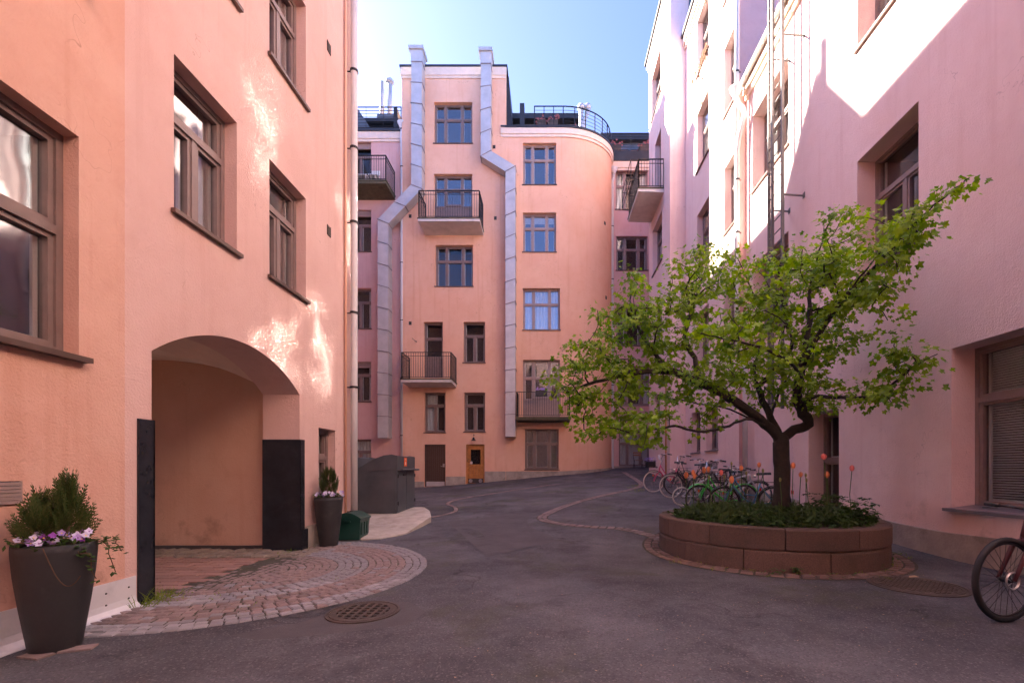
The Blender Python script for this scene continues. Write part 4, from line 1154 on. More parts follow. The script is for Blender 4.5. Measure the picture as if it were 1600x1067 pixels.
MB().lathe([(.2, .62), (.21, .68), (.12, .76), (0, .78)], (5.25, 12.85, gz(5.25, 12.9)), 14).build('cap', 'sill_zinc', gs)

# ladder on the near right wing
lad = thing('roof_ladder', 'grey steel roof ladder fixed to the near right wing', 'ladder', (5.15, 10.4, 2.6))
yl0, yl1, xl_ = 10.10, 10.72, 5.15
for y, r_ in ((yl0, .05), (yl1, .04)):
    mb = MB(); mb.box(xl_ - .03, xl_ + .03, y - r_ * .5, y + r_ * .5, 2.6, 13.6); mb.build('rail', 'ladder_grey', lad, fix=False)
mb = MB(); mb.box(xl_ - .07, xl_ - .02, (yl0 + yl1) / 2 + .02, (yl0 + yl1) / 2 + .08, 2.6, 13.6); mb.build('safety_rail', 'ladder_grey', lad, fix=False)
mb = MB(); mb.tube([(0, 0, 0), (0, yl1 - yl0 - .03, 0)], .013, 8); rung = mb.mesh('rung', 'ladder_grey', True)
for k in range(36): inst(rung, 'rung', lad, (xl_, yl0 + .015, 2.75 + k * .3))
for z in (3.4, 7.35, 10.9):
    for y in (yl0, yl1):
        mb = MB(); mb.bar((xl_ + .03, y, z), (XR, y, z - .03), .028); mb.box(XR - .012, XR + .002, y - .04, y + .04, z - .08, z + .04); mb.build('bracket', 'ladder_grey', lad, fix=False)

# drainpipes of the rear and the right side
downpipe([(xx(627), D0 + .15, zz(200)), (xx(627) - .02, D0 + .12, zz(215)), (xx(627.5), D0 - .12 + .2, zz(232)), (xx(627.5), D0 + .06, zz(400)), (xx(628), D0 + .06, .75)], .085,
         'pale drainpipe with a hopper at the left edge of the tall narrow building', [(xx(627.6), D0 + .06, z) for z in (3, 6, 9, 12, 15, 17)], hopper=(xx(626), D0 + .15, zz(188)))
px_, py_ = arc[-1]
downpipe([(px_ + .12, py_ - .12, 18.0), (px_ + .12, py_ - .12, 17.8), (px_ + .04, py_ - .14, 17.5), (px_ + .04, py_ - .14, 1.3), (px_ + .15, py_ - .3, 1.2)], .085,
         'pale drainpipe in the corner beside the rounded building', [(px_ + .04, py_ - .14, z) for z in (3, 6, 9, 12, 15)], hopper=(px_ + .14, py_ - .14, 18.3))
downpipe([(5.28, 12.88, 11.75), (5.32, 12.85, 11.55), (5.42, 12.8, 11.4), (5.46, 12.8, 11.2), (5.36, 12.95, 10.7), (5.33, 13.0, 10.3), (5.33, 13.0, 5), (5.40, 12.85, 4.4), (5.44, 12.72, 4.0), (5.44, 12.72, .7)], .07,
         'pale drainpipe with a big funnel hopper on the sunlit right wall', [(5.33, 13.0, z) for z in (6, 8, 9.5)], hopper=(5.26, 12.9, 12.05), wallv=(.12, 0, 0))
downpipe([(5.33, 13.02, 10.3), (5.33, 13.02, 18.2)], .06, 'upper drainpipe running above the funnel hopper on the right wall', [(5.33, 13.02, z) for z in (12.6, 15)], wallv=(.12, 0, 0))
downpipe([(4.72, 18.6, 1.0), (4.72, 18.6, 5.0)], .035, 'thin rusty pipe behind the pink bicycle on the far right wing', m='door_wood', n=8)

# big sheet-metal ducts
def duct(path, w, y0, y1, label, m, cap):
    t = thing('ventilation_duct', label, 'duct', (path[-1][0], y0, path[-1][1]))
    n = len(path); Lp, Rp = [], []
    for i, (x, z) in enumerate(path):
        def nrm(a, b):
            dx, dz = b[0] - a[0], b[1] - a[1]; l = math.hypot(dx, dz); return (dz / l, -dx / l)
        if i == 0: nn = nrm(path[0], path[1]); k = 1
        elif i == n - 1: nn = nrm(path[-2], path[-1]); k = 1
        else:
            n1, n2 = nrm(path[i - 1], path[i]), nrm(path[i], path[i + 1])
            nn = (n1[0] + n2[0], n1[1] + n2[1]); l = math.hypot(*nn); nn = (nn[0] / l, nn[1] / l); k = 1 / (nn[0] * n1[0] + nn[1] * n1[1])
        Lp.append((x + nn[0] * w / 2 * k, z + nn[1] * w / 2 * k)); Rp.append((x - nn[0] * w / 2 * k, z - nn[1] * w / 2 * k))
    for i in range(n - 1):
        seg = math.dist(path[i], path[i + 1]); cnt = max(1, round(seg / 1.15))
        for c in range(cnt):
            q = []
            for S in (Lp, Rp):
                for f in (c / cnt, (c + 1) / cnt): q.append((S[i][0] + (S[i + 1][0] - S[i][0]) * f, S[i][1] + (S[i + 1][1] - S[i][1]) * f))
            (a, b, c2, d2) = q
            j = .012 * ((c + i) % 2)
            mb = MB(); mb.hexa([(a[0], y0 - j, a[1]), (c2[0], y0 - j, c2[1]), (c2[0], y1, c2[1]), (a[0], y1, a[1]), (b[0], y0 - j, b[1]), (d2[0], y0 - j, d2[1]), (d2[0], y1, d2[1]), (b[0], y1, b[1])])
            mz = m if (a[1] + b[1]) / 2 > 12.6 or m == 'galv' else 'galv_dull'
            o = mb.build('duct_section', mz, t)
            fl_ = MB(); ex = .028
            ux, uz = (c2[0] - a[0]), (c2[1] - a[1]); ul = math.hypot(ux, uz); ux, uz = ux / ul * ex, uz / ul * ex
            vx, vz_ = b[0] - a[0], b[1] - a[1]; vl = math.hypot(vx, vz_); vx, vz_ = vx / vl * .018, vz_ / vl * .018
            fl_.hexa([(a[0] - ux - vx, y0 - .035, a[1] - uz - vz_), (c2[0] + ux - vx, y0 - .035, c2[1] + uz - vz_), (c2[0] + ux - vx, y1 - .05, c2[1] + uz - vz_), (a[0] - ux - vx, y1 - .05, a[1] - uz - vz_),
                      (a[0] - ux + vx, y0 - .035, a[1] - uz + vz_), (c2[0] + ux + vx, y0 - .035, c2[1] + uz + vz_), (c2[0] + ux + vx, y1 - .05, c2[1] + uz + vz_), (a[0] - ux + vx, y1 - .05, a[1] - uz + vz_)])
            fl_.build('flange', 'galv_dull', o)
    x, z = path[0]
    mb = MB(); mb.hexa([(x - w * .5, y0, z), (x + w * .5, y0, z), (x + w * .5, y1, z), (x - w * .5, y1, z), (x - w * .58, y0 - .08, z + .55), (x + w * .58, y0 - .08, z + .55), (x + w * .58, y1 + .05, z + .55), (x - w * .58, y1 + .05, z + .55)])
    mb.box(x - w * .7, x + w * .7, y0 - .16, y1 + .1, z + .55, z + .72)
    mb.build('hood', cap, t)
    return t
YD = 23.1
duct([(xx(651, YD), zz(97, YD)), (xx(651, YD), zz(292, YD)), (xx(598.5, YD), zz(346, YD)), (xx(598.5, YD), zz(684, YD))], .54, YD, D0 - .05, 'square metal duct that bends left across the back wall', 'galv', 'galv')
duct([(xx(759, YD), zz(100, YD)), (xx(759, YD), zz(240, YD)), (xx(797.5, YD), zz(264, YD)), (xx(797.5, YD), zz(682, YD))], .50, YD, D0 - .05, 'square metal duct that bends right along the rounded building', 'galv', 'galv')

# ================================================================== neighbours outside the frame (their eaves cut the sun)
west = thing('apartment_building', 'salmon building with a gable on the unseen west side of the yard', 'building', (-11, 16, 0))
FW = Frame((-11, 0), (0, 1))
wops = [(a, a + 1.2, z, z + 1.7, .2) for a in (10.5, 13.5, 16.5, 19.5) for z in (1.5, 5.0, 8.5, 12, 15.5)]
HW = 18.75
wall(FW, 8.73, 24.05, -.5, HW, wops, 'stucco_left', west)
for o in wops: window(FW, o, 'two', west, 'wood_mauve', 'none')
mb = MB(); mb.hexa([(-10.8, 8.8, HW), (-10.8, 24.0, HW), (-17, 24.0, HW), (-17, 8.8, HW), (-10.8, 8.8, HW + .1), (-10.8, 24.0, HW + .1), (-17, 24.0, HW + .5), (-17, 8.8, HW + .5)])
mb.build('roof', 'roof_dark', west)
mb = MB(); mb.prism([(15.9, HW + .1), (18.9, HW + .1), (17.4, HW + 2.2)], -13, -10.85, 'x'); mb.box(-11.6, -11.35, 17.3, 17.52, HW + 1.5, HW + 3.0); mb.build('gable', 'stucco_left', west)
south = thing('apartment_building', 'pink building closing the yard behind the viewpoint', 'building', (0, -8, 0))
FS = Frame((0, -8), (-1, 0))
sops = [(a, a + 1.3, z, z + 1.9, .2) for a in (-4.6, -1.6, 1.4) for z in (1.2, 4.8, 8.4, 12)]
wall(FS, -6, 6, -.4, 17, sops, 'stucco_pink', south)
for o in sops: window(FS, o, 'two', south, 'wood_mauve', 'none')
mb = MB(); mb.box(-6, 6, -14, -7.8, 17, 17.4); mb.build('roof', 'roof_dark', south)
hull(south, -6, 6, -14, -8, -.4, 17, 'stucco_pink', skip='n')
# ================================================================== paving, kerb lines, covers
def sett_mesh(name, m, s=1.0):
    b = .012
    prof = []
    w = .5
    # unit block, slightly domed and rounded, real size set by the copy's scale
    mb = MB()
    lv = [(.5, -.8), (.5, -.12), (.44, .0), (.30, .05)]
    vs = []
    for r, z in lv:
        for (sx, sy) in ((-1, -1), (1, -1), (1, 1), (-1, 1)):
            vs.append((sx * r * random.uniform(.94, 1.0), sy * r * random.uniform(.94, 1.0), z + random.uniform(-.03, .03)))
    fs = []
    for j in range(3):
        for i in range(4): fs.append((j * 4 + i, j * 4 + (i + 1) % 4, (j + 1) * 4 + (i + 1) % 4, (j + 1) * 4 + i))
    fs.append((12, 13, 14, 15))
    mb.add(vs, fs)
    return mb.mesh(name, m, False)
SETT = {k: [sett_mesh('sett', k) for _ in range(5)] for k in ('sett_pink', 'sett_grey', 'sett_brown', 'cobble')}

def lay(parent, items, limit=300):
    """items: (x, y, angle, length, width, material). The nearest become single stones, the rest one mass."""
    items = sorted(items, key=lambda t: t[1] + abs(t[0]) * .2)
    for (x, y, a, l, w, m) in items[:limit]:
        tilt = (random.uniform(-.03, .03), random.uniform(-.03, .03), a)
        inst(random.choice(SETT[m]), 'sett', parent, (x, y, gz(x, y) + .009 + random.uniform(-.004, .004)), tilt, (l, w, .1))
    for m in set(t[5] for t in items[limit:]):
        mb = MB()
        for (x, y, a, l, w, mm) in items[limit:]:
            if mm != m: continue
            src = random.choice(SETT[m]); ca, sa = math.cos(a), math.sin(a); zo = gz(x, y) + .009 + random.uniform(-.004, .004)
            mb.add([(x + v.co.x * l * ca - v.co.y * w * sa, y + v.co.x * l * sa + v.co.y * w * ca, zo + v.co.z * .1) for v in src.vertices], [tuple(p.vertices) for p in src.polygons])
        mb.build('setts', m, parent, fix=False, kind='stuff')

def sheet(poly, lift, name, m, **kw):
    """flat sheet following the ground"""
    cx, cy_ = sum(p[0] for p in poly) / len(poly), sum(p[1] for p in poly) / len(poly)
    mb = MB(); rings = [1 - k / 24 for k in range(24)]
    n = len(poly)
    for r in rings:
        for (x, y) in poly:
            X, Y = cx + (x - cx) * r, cy_ + (y - cy_) * r; mb.v.append((X, Y, gz(X, Y) + lift))
    mb.v.append((cx, cy_, gz(cx, cy_) + lift))
    for j in range(len(rings) - 1):
        for i in range(n): mb.f.append((j * n + i, j * n + (i + 1) % n, (j + 1) * n + (i + 1) % n, (j + 1) * n + i))
    for i in range(n): mb.f.append(((len(rings) - 1) * n + i, (len(rings) - 1) * n + (i + 1) % n, len(rings) * n))
    return mb.build(name, m, fix=False, **kw)

# half-round fan of setts in front of the arch
FX, FY = -3.72, 5.55
apron = sheet([(FX - .2, FY - 2.08)] + [(FX + 2.07 * math.cos(a), FY + 2.07 * math.sin(a)) for a in [-math.pi / 2 + math.pi * i / 40 for i in range(41)]] + [(FX - .2, FY + 2.08)], +.003, 'pavement', 'joint', kind='structure')
items = []
for i in range(6):                              # the middle of the fan, laid in straight rows
    for j in range(-4, 5):
        x, y = FX - .14 + i * .094, FY + j * .098 + (.049 if i % 2 else 0)
        if math.hypot(max(0, x - FX), y - FY) < .40: items.append((x, y, math.pi / 2 + random.uniform(-.06, .06), .094, .09, 'sett_pink'))
r = .37; row = 0
while r < 2.05:
    nst = max(3, int(math.pi * (r + .05) / .097))
    grey = r > 1.84 or 1.0 < r < 1.30
    off = random.uniform(0, 1)
    for k in range(-3, nst + 3):
        a = -math.pi / 2 + math.pi * (k + off) / nst
        x, y = FX + (r + .05) * math.cos(a), FY + (r + .05) * math.sin(a)
        if x < FX - .16: continue
        m = 'sett_grey' if grey else 'sett_pink'
        if random.random() < .06: m = 'sett_pink' if grey else 'sett_grey'
        items.append((x + random.uniform(-.006, .006), y + random.uniform(-.006, .006), a + math.pi / 2 + random.uniform(-.07, .07), math.pi * (r + .05) / nst * .99, .093 * random.uniform(.94, 1.03), m))
    r += .093
lay(apron, items)
# the passage floor: flat pink pavers, rounded cobbles along the wall
pfloor = MB(); pfloor.box(-14, XL - .12, y0p, y1p, -.2, .004)
pfo = pfloor.build('passage_floor', 'joint', kind='structure')
pv = MB(); pv.hexa([(-.5, -.5, -.8), (.5, -.5, -.8), (.5, .5, -.8), (-.5, .5, -.8), (-.47, -.47, 0), (.47, -.47, 0), (.47, .47, 0), (-.47, .47, 0)])
pvm = pv.mesh('paver', 'paver')
yy = 4.45; row = 0
while yy < 6.45:
    x = FX - .12 - (.16 if row % 2 else 0)
    while x > -7.6:
        inst(pvm, 'paver', pfo, (x - .16, yy + .075, .016 + random.uniform(-.002, .002)), (random.uniform(-.01, .01), random.uniform(-.01, .01), 0), (.31, .142, .05)); x -= .32
    yy += .15; row += 1
x = FX + .12
while x > -7.6:
    for k in range(4):
        inst(random.choice(SETT['cobble']), 'cobble', pfo, (x + random.uniform(-.03, .03), 6.50 + k * .16 + random.uniform(-.02, .02), .02 + random.uniform(0, .015)), (random.uniform(-.1, .1), random.uniform(-.1, .1), random.uniform(0, 3)), (.17, .15, .14))
    if x > -4.5:
        inst(random.choice(SETT['cobble']), 'cobble', pfo, (x, 4.42, .01), (0, 0, random.uniform(0, 3)), (.15, .13, .12))
    x -= .17

# sett gutters winding over the asphalt
def polyline(pts, step):
    out = []; P_ = [Vector((p[0], p[1], 0)) for p in pts]
    sp = []
    for i in range(len(P_) - 1):                # catmull-rom
        a, b, c, d = P_[max(0, i - 1)], P_[i], P_[i + 1], P_[min(len(P_) - 1, i + 2)]
        for k in range(24):
            t = k / 24; sp.append(.5 * ((2 * b) + (c - a) * t + (2 * a - 5 * b + 4 * c - d) * t * t + (3 * b - a - 3 * c + d) * t ** 3))
    sp.append(P_[-1]); acc = 0
    for a, b in zip(sp, sp[1:]):
        L = (b - a).length
        while acc < L:
            q = a.lerp(b, acc / L); d = (b - a).normalized(); out.append((q.x, q.y, math.atan2(d.y, d.x))); acc += step
        acc -= L
    return out
def gutter(pxs, name_label, rows=2, w=.115, m='sett_pink'):
    pts = [G(*p) for p in pxs]
    its = []
    pl = polyline(pts, .16)
    for (x, y, a) in pl:
        for k in range(rows):
            o = (k - (rows - 1) / 2) * w
            its.append((x - math.sin(a) * o + random.uniform(-.006, .006), y + math.cos(a) * o, a + random.uniform(-.08, .08), .152 * random.uniform(.9, 1), w * .95, m))
    A = [(x - math.sin(a) * w * rows * .56, y + math.cos(a) * w * rows * .56) for x, y, a in pl]; B = [(x + math.sin(a) * w * rows * .56, y - math.cos(a) * w * rows * .56) for x, y, a in pl]
    mb = MB()
    for i in range(len(pl) - 1): mb.quad((*A[i], gz(*A[i]) + .004), (*B[i], gz(*B[i]) + .004), (*B[i + 1], gz(*B[i + 1]) + .004), (*A[i + 1], gz(*A[i + 1]) + .004))
    o = mb.build('drainage_path', 'joint', fix=False, kind='structure')
    lay(o, its, 300)
gutter([(1030, 842), (1008, 834), (969, 826), (925, 823), (889, 820), (858, 815), (847, 809), (856, 802), (889, 788.5), (937, 775), (980, 766), (1001, 759), (998, 752), (975, 747)], '')
gutter([(668, 809), (698, 803), (712, 798), (710, 792), (700, 786), (728, 778), (808, 765), (875, 756)], '', rows=1)

# round planter of granite blocks
PX, PY, PR, PH = 3.30, 7.02, 1.58, .54
plz = gz(PX, PY - 1.2)
planter = thing('tree_planter', 'low round planter of reddish granite blocks around the tree', 'planter', (PX, PY, plz))
def block(a0, a1, r0, r1, z0, z1, ch=.02):
    """curved granite block with eased edges"""
    n = max(3, int((a1 - a0) / .09)); mb = MB(); vs = []; gap = .006 / r1
    a0 += gap; a1 -= gap
    sec = [(r0, z0), (r1 - ch * .6, z0), (r1, z0 + ch), (r1, z1 - ch), (r1 - ch, z1), (r0, z1)]
    for i in range(n + 1):
        a = a0 + (a1 - a0) * i / n; e = .010 if i in (0, n) else 0
        for (r_, z_) in sec: vs.append((PX + (r_ - e) * math.cos(a), PY + (r_ - e) * math.sin(a), plz + z_))
    k = len(sec); fs = [tuple(range(k - 1, -1, -1)), tuple(range(n * k, n * k + k))]
    for i in range(n):
        for j in range(k): fs.append((i * k + j, i * k + (j + 1) % k, (i + 1) * k + (j + 1) % k, (i + 1) * k + j))
    mb.add(vs, fs)
    return mb
NBk = 11
JT = [[random.uniform(-.09, .09) for _ in range(11)] for _ in range(2)]
for course, (z0_, z1_, off) in enumerate(((-.15, .262, .0), (.270, PH, .5))):
    for k in range(NBk):
        a0 = 2 * math.pi * (k + off + JT[course][k]) / NBk - .42; a1 = 2 * math.pi * (k + 1 + off + JT[course][(k + 1) % NBk]) / NBk - .42
        block(a0, a1, PR - .22, PR + random.uniform(-.010, .010) + .004 * course, z0_, z1_ + random.uniform(-.004, .004), random.uniform(.012, .028)).build('granite_block', 'granite', planter)
mb = MB(); mb.lathe([(PR - .21, .44), (PR * .6, .50), (0, .54)], (PX, PY, plz), 40); mb.build('soil', 'soil', planter, smooth=True)
mb = MB(); mb.lathe([(PR - .23, .0), (PR - .23, .5)], (PX, PY, plz), 40); mb.build('lining', 'joint', planter)
ring = MB(); ring.lathe([(PR - .05, .004), (PR + .27, .004)], (0, 0, 0), 64); ring.v = [(PX + x, PY + y, gz(PX + x, PY + y) + z) for x, y, z in ring.v]
ringo = ring.build('pavement', 'joint', fix=False, kind='structure')
its = []
for kk, rr in enumerate((PR + .065, PR + .185)):
    nst = int(2 * math.pi * rr / .165)
    for k in range(nst):
        a = 2 * math.pi * (k + .4 * kk) / nst
        its.append((PX + rr * math.cos(a), PY + rr * math.sin(a), a + math.pi / 2 + random.uniform(-.05, .05), 2 * math.pi * rr / nst * .93, .112, 'sett_brown'))
lay(ringo, its)

# drain grate and manhole
def disc_cover(cx, cy_, r, label, cat, name, grate):
    z = gz(cx, cy_)
    t = thing(name, label, cat, (cx, cy_, z))
    MB().lathe([(r, .003), (r, .012), (r * .93, .014), (r * .92, .008), (r * .90, .008), (r * .89, .014), (r * .83, .014), (r * .82, .004)], (cx, cy_, z), 40).build('frame', 'castiron', t)
    if grate:
        MB().lathe([(r * .83, .004), (0, .004)], (cx, cy_, z), 32).build('shaft_dark', 'unlit_black', t)  # flat black disc in place of the dark depth under the bars
        mb = MB(); R_ = r * .83; g = .072
        n_ = int(R_ / g) + 1
        for k in range(-n_, n_ + 1):
            for ax in (0, 1):
                u = (k + .5) * g
                if abs(u) < R_:
                    h = math.sqrt(R_ * R_ - u * u)
                    if ax: mb.box(cx + u - .013, cx + u + .013, cy_ - h, cy_ + h, z + .0042, z + .013)
                    else: mb.box(cx - h, cx + h, cy_ + u - .012, cy_ + u + .012, z + .0042, z + .0122)
        mb.build('grating', 'castiron', t, fix=False)
        MB().lathe([(R_, .0135), (R_ * .86, .0135), (R_ * .86, .005)], (cx, cy_, z), 32).build('rim', 'castiron', t)
    else:
        MB().lathe([(r * .82, .010), (r * .8, .014), (0, .015)], (cx, cy_, z), 40).build('lid', 'castiron', t)
        mb = MB(); s_ = .055; n_ = int(r * .76 / s_)
        for i in range(-n_, n_ + 1):
            for j in range(-n_, n_ + 1):
                if math.hypot(i, j) * s_ < r * .76: mb.box(cx + i * s_ - .017, cx + i * s_ + .017, cy_ + j * s_ - .017, cy_ + j * s_ + .017, z + .014, z + .0185)
        mb.build('tread_studs', 'castiron', t, fix=False, kind='stuff')
g0 = G(568, 956); disc_cover(g0.x, g0.y, .31, 'round cast iron drain grate in the asphalt beside the sett fan', 'drain grate', 'drain_grate', True)
g1 = G(1432, 915); disc_cover(g1.x, g1.y, .45, 'round cast iron manhole cover between planter and right wall', 'manhole cover', 'manhole_cover', False)

# smooth repair patches in the asphalt
def patch(pxs):
    pts = [G(*q) for q in pxs]
    sheet([(q.x, q.y) for q in pts], .002, 'asphalt_repair', 'asphalt_patch', kind='structure')
patch([(360, 992), (470, 972), (520, 955), (575, 938), (640, 940), (665, 955), (640, 975), (560, 985), (480, 993), (400, 999)])
patch([(700, 815), (820, 800), (870, 845), (760, 870)])
# broken concrete pad under the containers
pad = [(-3.80, 8.30), (-3.25, 7.85), (-2.95, 7.95), (-2.68, 8.35), (-2.62, 9.1), (-2.60, 9.8), (-2.85, 10.7), (-3.15, 11.5), (-5.9, 11.9), (-5.9, 8.85), (-3.80, 8.85)]
mb = MB(); n = len(pad)
def pz(x, y): return gz(x, y) + .035 + .12 * sm((y - 8.0) / 2.2)
c_ = (-4.0, 9.7)
for r_ in (1, .93, .6, .3):
    for i, (x, y) in enumerate(pad):
        j_ = random.uniform(-.03, .03) if r_ == 1 else 0
        X, Y = c_[0] + (x - c_[0]) * r_ + j_, c_[1] + (y - c_[1]) * r_ + j_; mb.v.append((X, Y, pz(X, Y) - (.02 if r_ == 1 else 0)))
mb.v.append((*c_, pz(*c_))); base = len(mb.v)
for i, (x, y) in enumerate(pad): mb.v.append((mb.v[i][0], mb.v[i][1], gz(x, y) - .1))
for j in range(3):
    for i in range(n): mb.f.append((j * n + i, j * n + (i + 1) % n, (j + 1) * n + (i + 1) % n, (j + 1) * n + i))
for i in range(n):
    mb.f.append((3 * n + i, 3 * n + (i + 1) % n, base - 1)); mb.f.append((base + i, base + (i + 1) % n, (i + 1) % n, i))
mb.build('pavement', 'concrete', kind='structure')

# ================================================================== waste containers and grit box
def container(x1, y0, zb, W, D_, H, label, front=True):
    t = thing('waste_container', label, 'waste container', (x1 - W / 2, y0 + D_ / 2, zb))
    zs = H * .77
    top = [(x1, zb + H * .985), (x1 - .12 * W, zb + H), (x1 - .3 * W, zb + H * .985), (x1 - .55 * W, zb + H * .92), (x1 - .8 * W, zb + H * .81), (x1 - W, zb + H * .735)]
    mb = MB(); mb.prism([(x1 - W, zb + .03), (x1, zb + .03)] + top, y0, y0 + D_, 'y'); mb.build('body', 'bin_grey', t)
    mb = MB(); lid = [(x1 + .012, zb + zs)] + [(x1 + .012, zb + H * .985)] + [(x, z + .012) for x, z in top[1:]] + [(x1 - W - .012, zb + H * .70)]
    mb.prism([(x1 - W - .012, zb + H * .70), (x1 + .012, zb + zs)] + [(x1 + .012, zb + H * .99)] + [(x, z + .014) for x, z in top[1:]], y0 - .012, y0 - .0005, 'y'); mb.build('lid_panel', 'bin_grey', t); mb = MB()
    mb.prism([(x1 - W - .012, zb + H * .70), (x1 + .012, zb + zs)] + [(x1 + .012, zb + H * .99)] + [(x, z + .014) for x, z in top[1:]], y0 + D_ + .0005, y0 + D_ + .012, 'y')
    mb.build('lid_panel', 'bin_grey', t)
    mb = MB(); mb.box(x1 - W + .04, x1 - .03, y0 - .008, y0, zb + .1, zb + H * .66); mb.build('side_panel', 'bin_grey', t)
    for k in range(2):
        mb = MB(); mb.box(x1, x1 + .012, y0 + .02 + k * D_ / 2, y0 + D_ / 2 - .01 + k * D_ / 2, zb + .06, zb + zs - .06)
        d_ = mb.build('door', 'bin_grey', t)
        mb = MB()
        for z in (.2, .8): mb.tube([(x1 + .02, y0 + (.02 if k == 0 else D_ - .02), zb + z * zs), (x1 + .02, y0 + (.02 if k == 0 else D_ - .02), zb + z * zs + .08)], .014, 8)
        mb.build('hinge', 'iron', d_)
    mb = MB(); mb.box(x1, x1 + .09, y0 + .06, y0 + D_ + .03, zb + zs - .045, zb + zs); mb.tube([(x1 + .10, y0 + .06, zb + zs - .02), (x1 + .10, y0 + D_ + .03, zb + zs - .02)], .022, 8)
    mb.build('opening_bar', 'bin_grey', t)
    mb = MB(); mb.box(x1 + .012, x1 + .03, y0 + .38, y0 + .62, zb + zs - .16, zb + zs - .12); mb.build('handle', 'iron', t)
    for sx in (0, 1):
        for sy in (0, 1):
            mb = MB(); mb.box(x1 - .1 - sx * (W - .14), x1 - .02 - sx * (W - .14), y0 + .03 + sy * (D_ - .12), y0 + .1 + sy * (D_ - .12), zb - .12, zb + .03); mb.build('foot', 'iron', t)
    if not front: return t
    mb = MB(); mb.box(x1 + .0125, x1 + .016, y0 + .46, y0 + .66, zb + zs + .06, zb + zs + .26); st = mb.build('sticker', 'orange', t, label='orange sticker with a white symbol')
    if front:
        mb = MB(); yc, zc = y0 + .56, zb + zs + .11
        mb.box(x1 + .0161, x1 + .017, yc - .022, yc + .022, zc - .02, zc + .035); mb.box(x1 + .0161, x1 + .017, yc - .035, yc + .035, zc + .04, zc + .05); mb.box(x1 + .0161, x1 + .017, yc - .06, yc + .05, zc + .105, zc + .115)
        mb.build('sticker_print', 'white', st)
    return t
container(-3.44, 10.2, .245, .96, 1.30, 1.33, 'dark grey curved waste container with an orange sticker on its front')
container(-4.47, 10.35, .245, .96, 1.30, 1.30, 'dark grey waste container half hidden behind the drainpipe', False)
# grit box
gb = thing('grit_box', 'small dark green grit box beside the far plant pot', 'grit box', (-3.42, 8.1, .05))
x0, x1, y0, y1, zb = -3.70, -3.26, 7.80, 8.22, gz(-3.4, 8) + .005
mb = MB(); mb.hexa([(x0 + .03, y0 + .03, zb), (x1 - .03, y0 + .03, zb), (x1 - .03, y1 - .03, zb), (x0 + .03, y1 - .03, zb), (x0, y0, zb + .36), (x1, y0, zb + .36), (x1, y1, zb + .36), (x0, y1, zb + .36)])
mb.build('body', 'bin_green', gb)
mb = MB(); prof = []
for k in range(9):
    t_ = k / 8; prof.append((x0 - .015 + (x1 - x0 + .03) * t_, zb + .37 + .10 * math.sin(math.pi * t_)))
mb.prism([(x1 + .015, zb + .345), (x0 - .015, zb + .345)] + prof, y0 - .015, y1 + .015, 'y'); mb.build('lid', 'bin_green', gb)
mb = MB(); mb.box(x0 + .16, x1 - .16, y0 - .03, y0 - .012, zb + .30, zb + .335); mb.build('handle', 'bin_green', gb)
mb = MB()
for k in range(3): mb.box(x1 - .014 + k * .0, x1 + .006, y0 + .07 + k * .11, y0 + .13 + k * .11, zb + .08, zb + .30)
mb.build('rib', 'bin_green', gb)

# ================================================================== plant pots
def blossom(parent, c, s, mname, face):
    mb = MB(); f = Vector(face).normalized(); r = f.cross(Vector((0, 0, 1))).normalized(); u = r.cross(f)
    c = Vector(c)
    for k in range(5):
        a = 2 * math.pi * k / 5 + .3; L = s * (1.15 if k in (0, 1) else .9)
        d = r * math.cos(a) + u * math.sin(a); e = r * math.cos(a + math.pi / 2) + u * math.sin(a + math.pi / 2)
        mb.add([c, c + d * L * .55 + e * L * .42 + f * .004, c + d * L + f * .008, c + d * L * .55 - e * L * .42 + f * .004], [(0, 1, 2, 3)])
    o = mb.build('flower', mname, parent, fix=False)
    mb = MB(); mb.add([c + f * .004 + r * s * .22, c + f * .004 + u * s * .22, c + f * .004 - r * s * .22, c + f * .004 - u * s * .22], [(0, 1, 2, 3)]); mb.build('flower_eye', 'viola_eye' if random.random() < .5 else 'viola_deep', o, fix=False)

def spray(mb, base, d, L, w, n):
    """a flat feathery conifer spray: side scales along a curved rib"""
    d = Vector(d).normalized(); r = d.cross(Vector((random.uniform(-1, 1), random.uniform(-1, 1), .3))).normalized()
    p = Vector(base)
    for k in range(n):
        t = k / n; q = p + d * L * t + Vector((0, 0, .25 * L * t * t))
        l = w * (1 - t * .75)
        for s_ in (-1, 1):
            e = (r * s_ * .8 + d * .75).normalized() * l; h = d * (L / n * .42)
            mb.add([q - h * .6, q + e * .55 - h * .9, q + e, q + e * .5 + h], [(0, 1, 2, 3)])
    mb.add([p, p + d * L * .5 + r * .004, p + d * (L * 1.05) + Vector((0, 0, .25 * L)), p + d * L * .5 - r * .004], [(0, 1, 2, 3)])

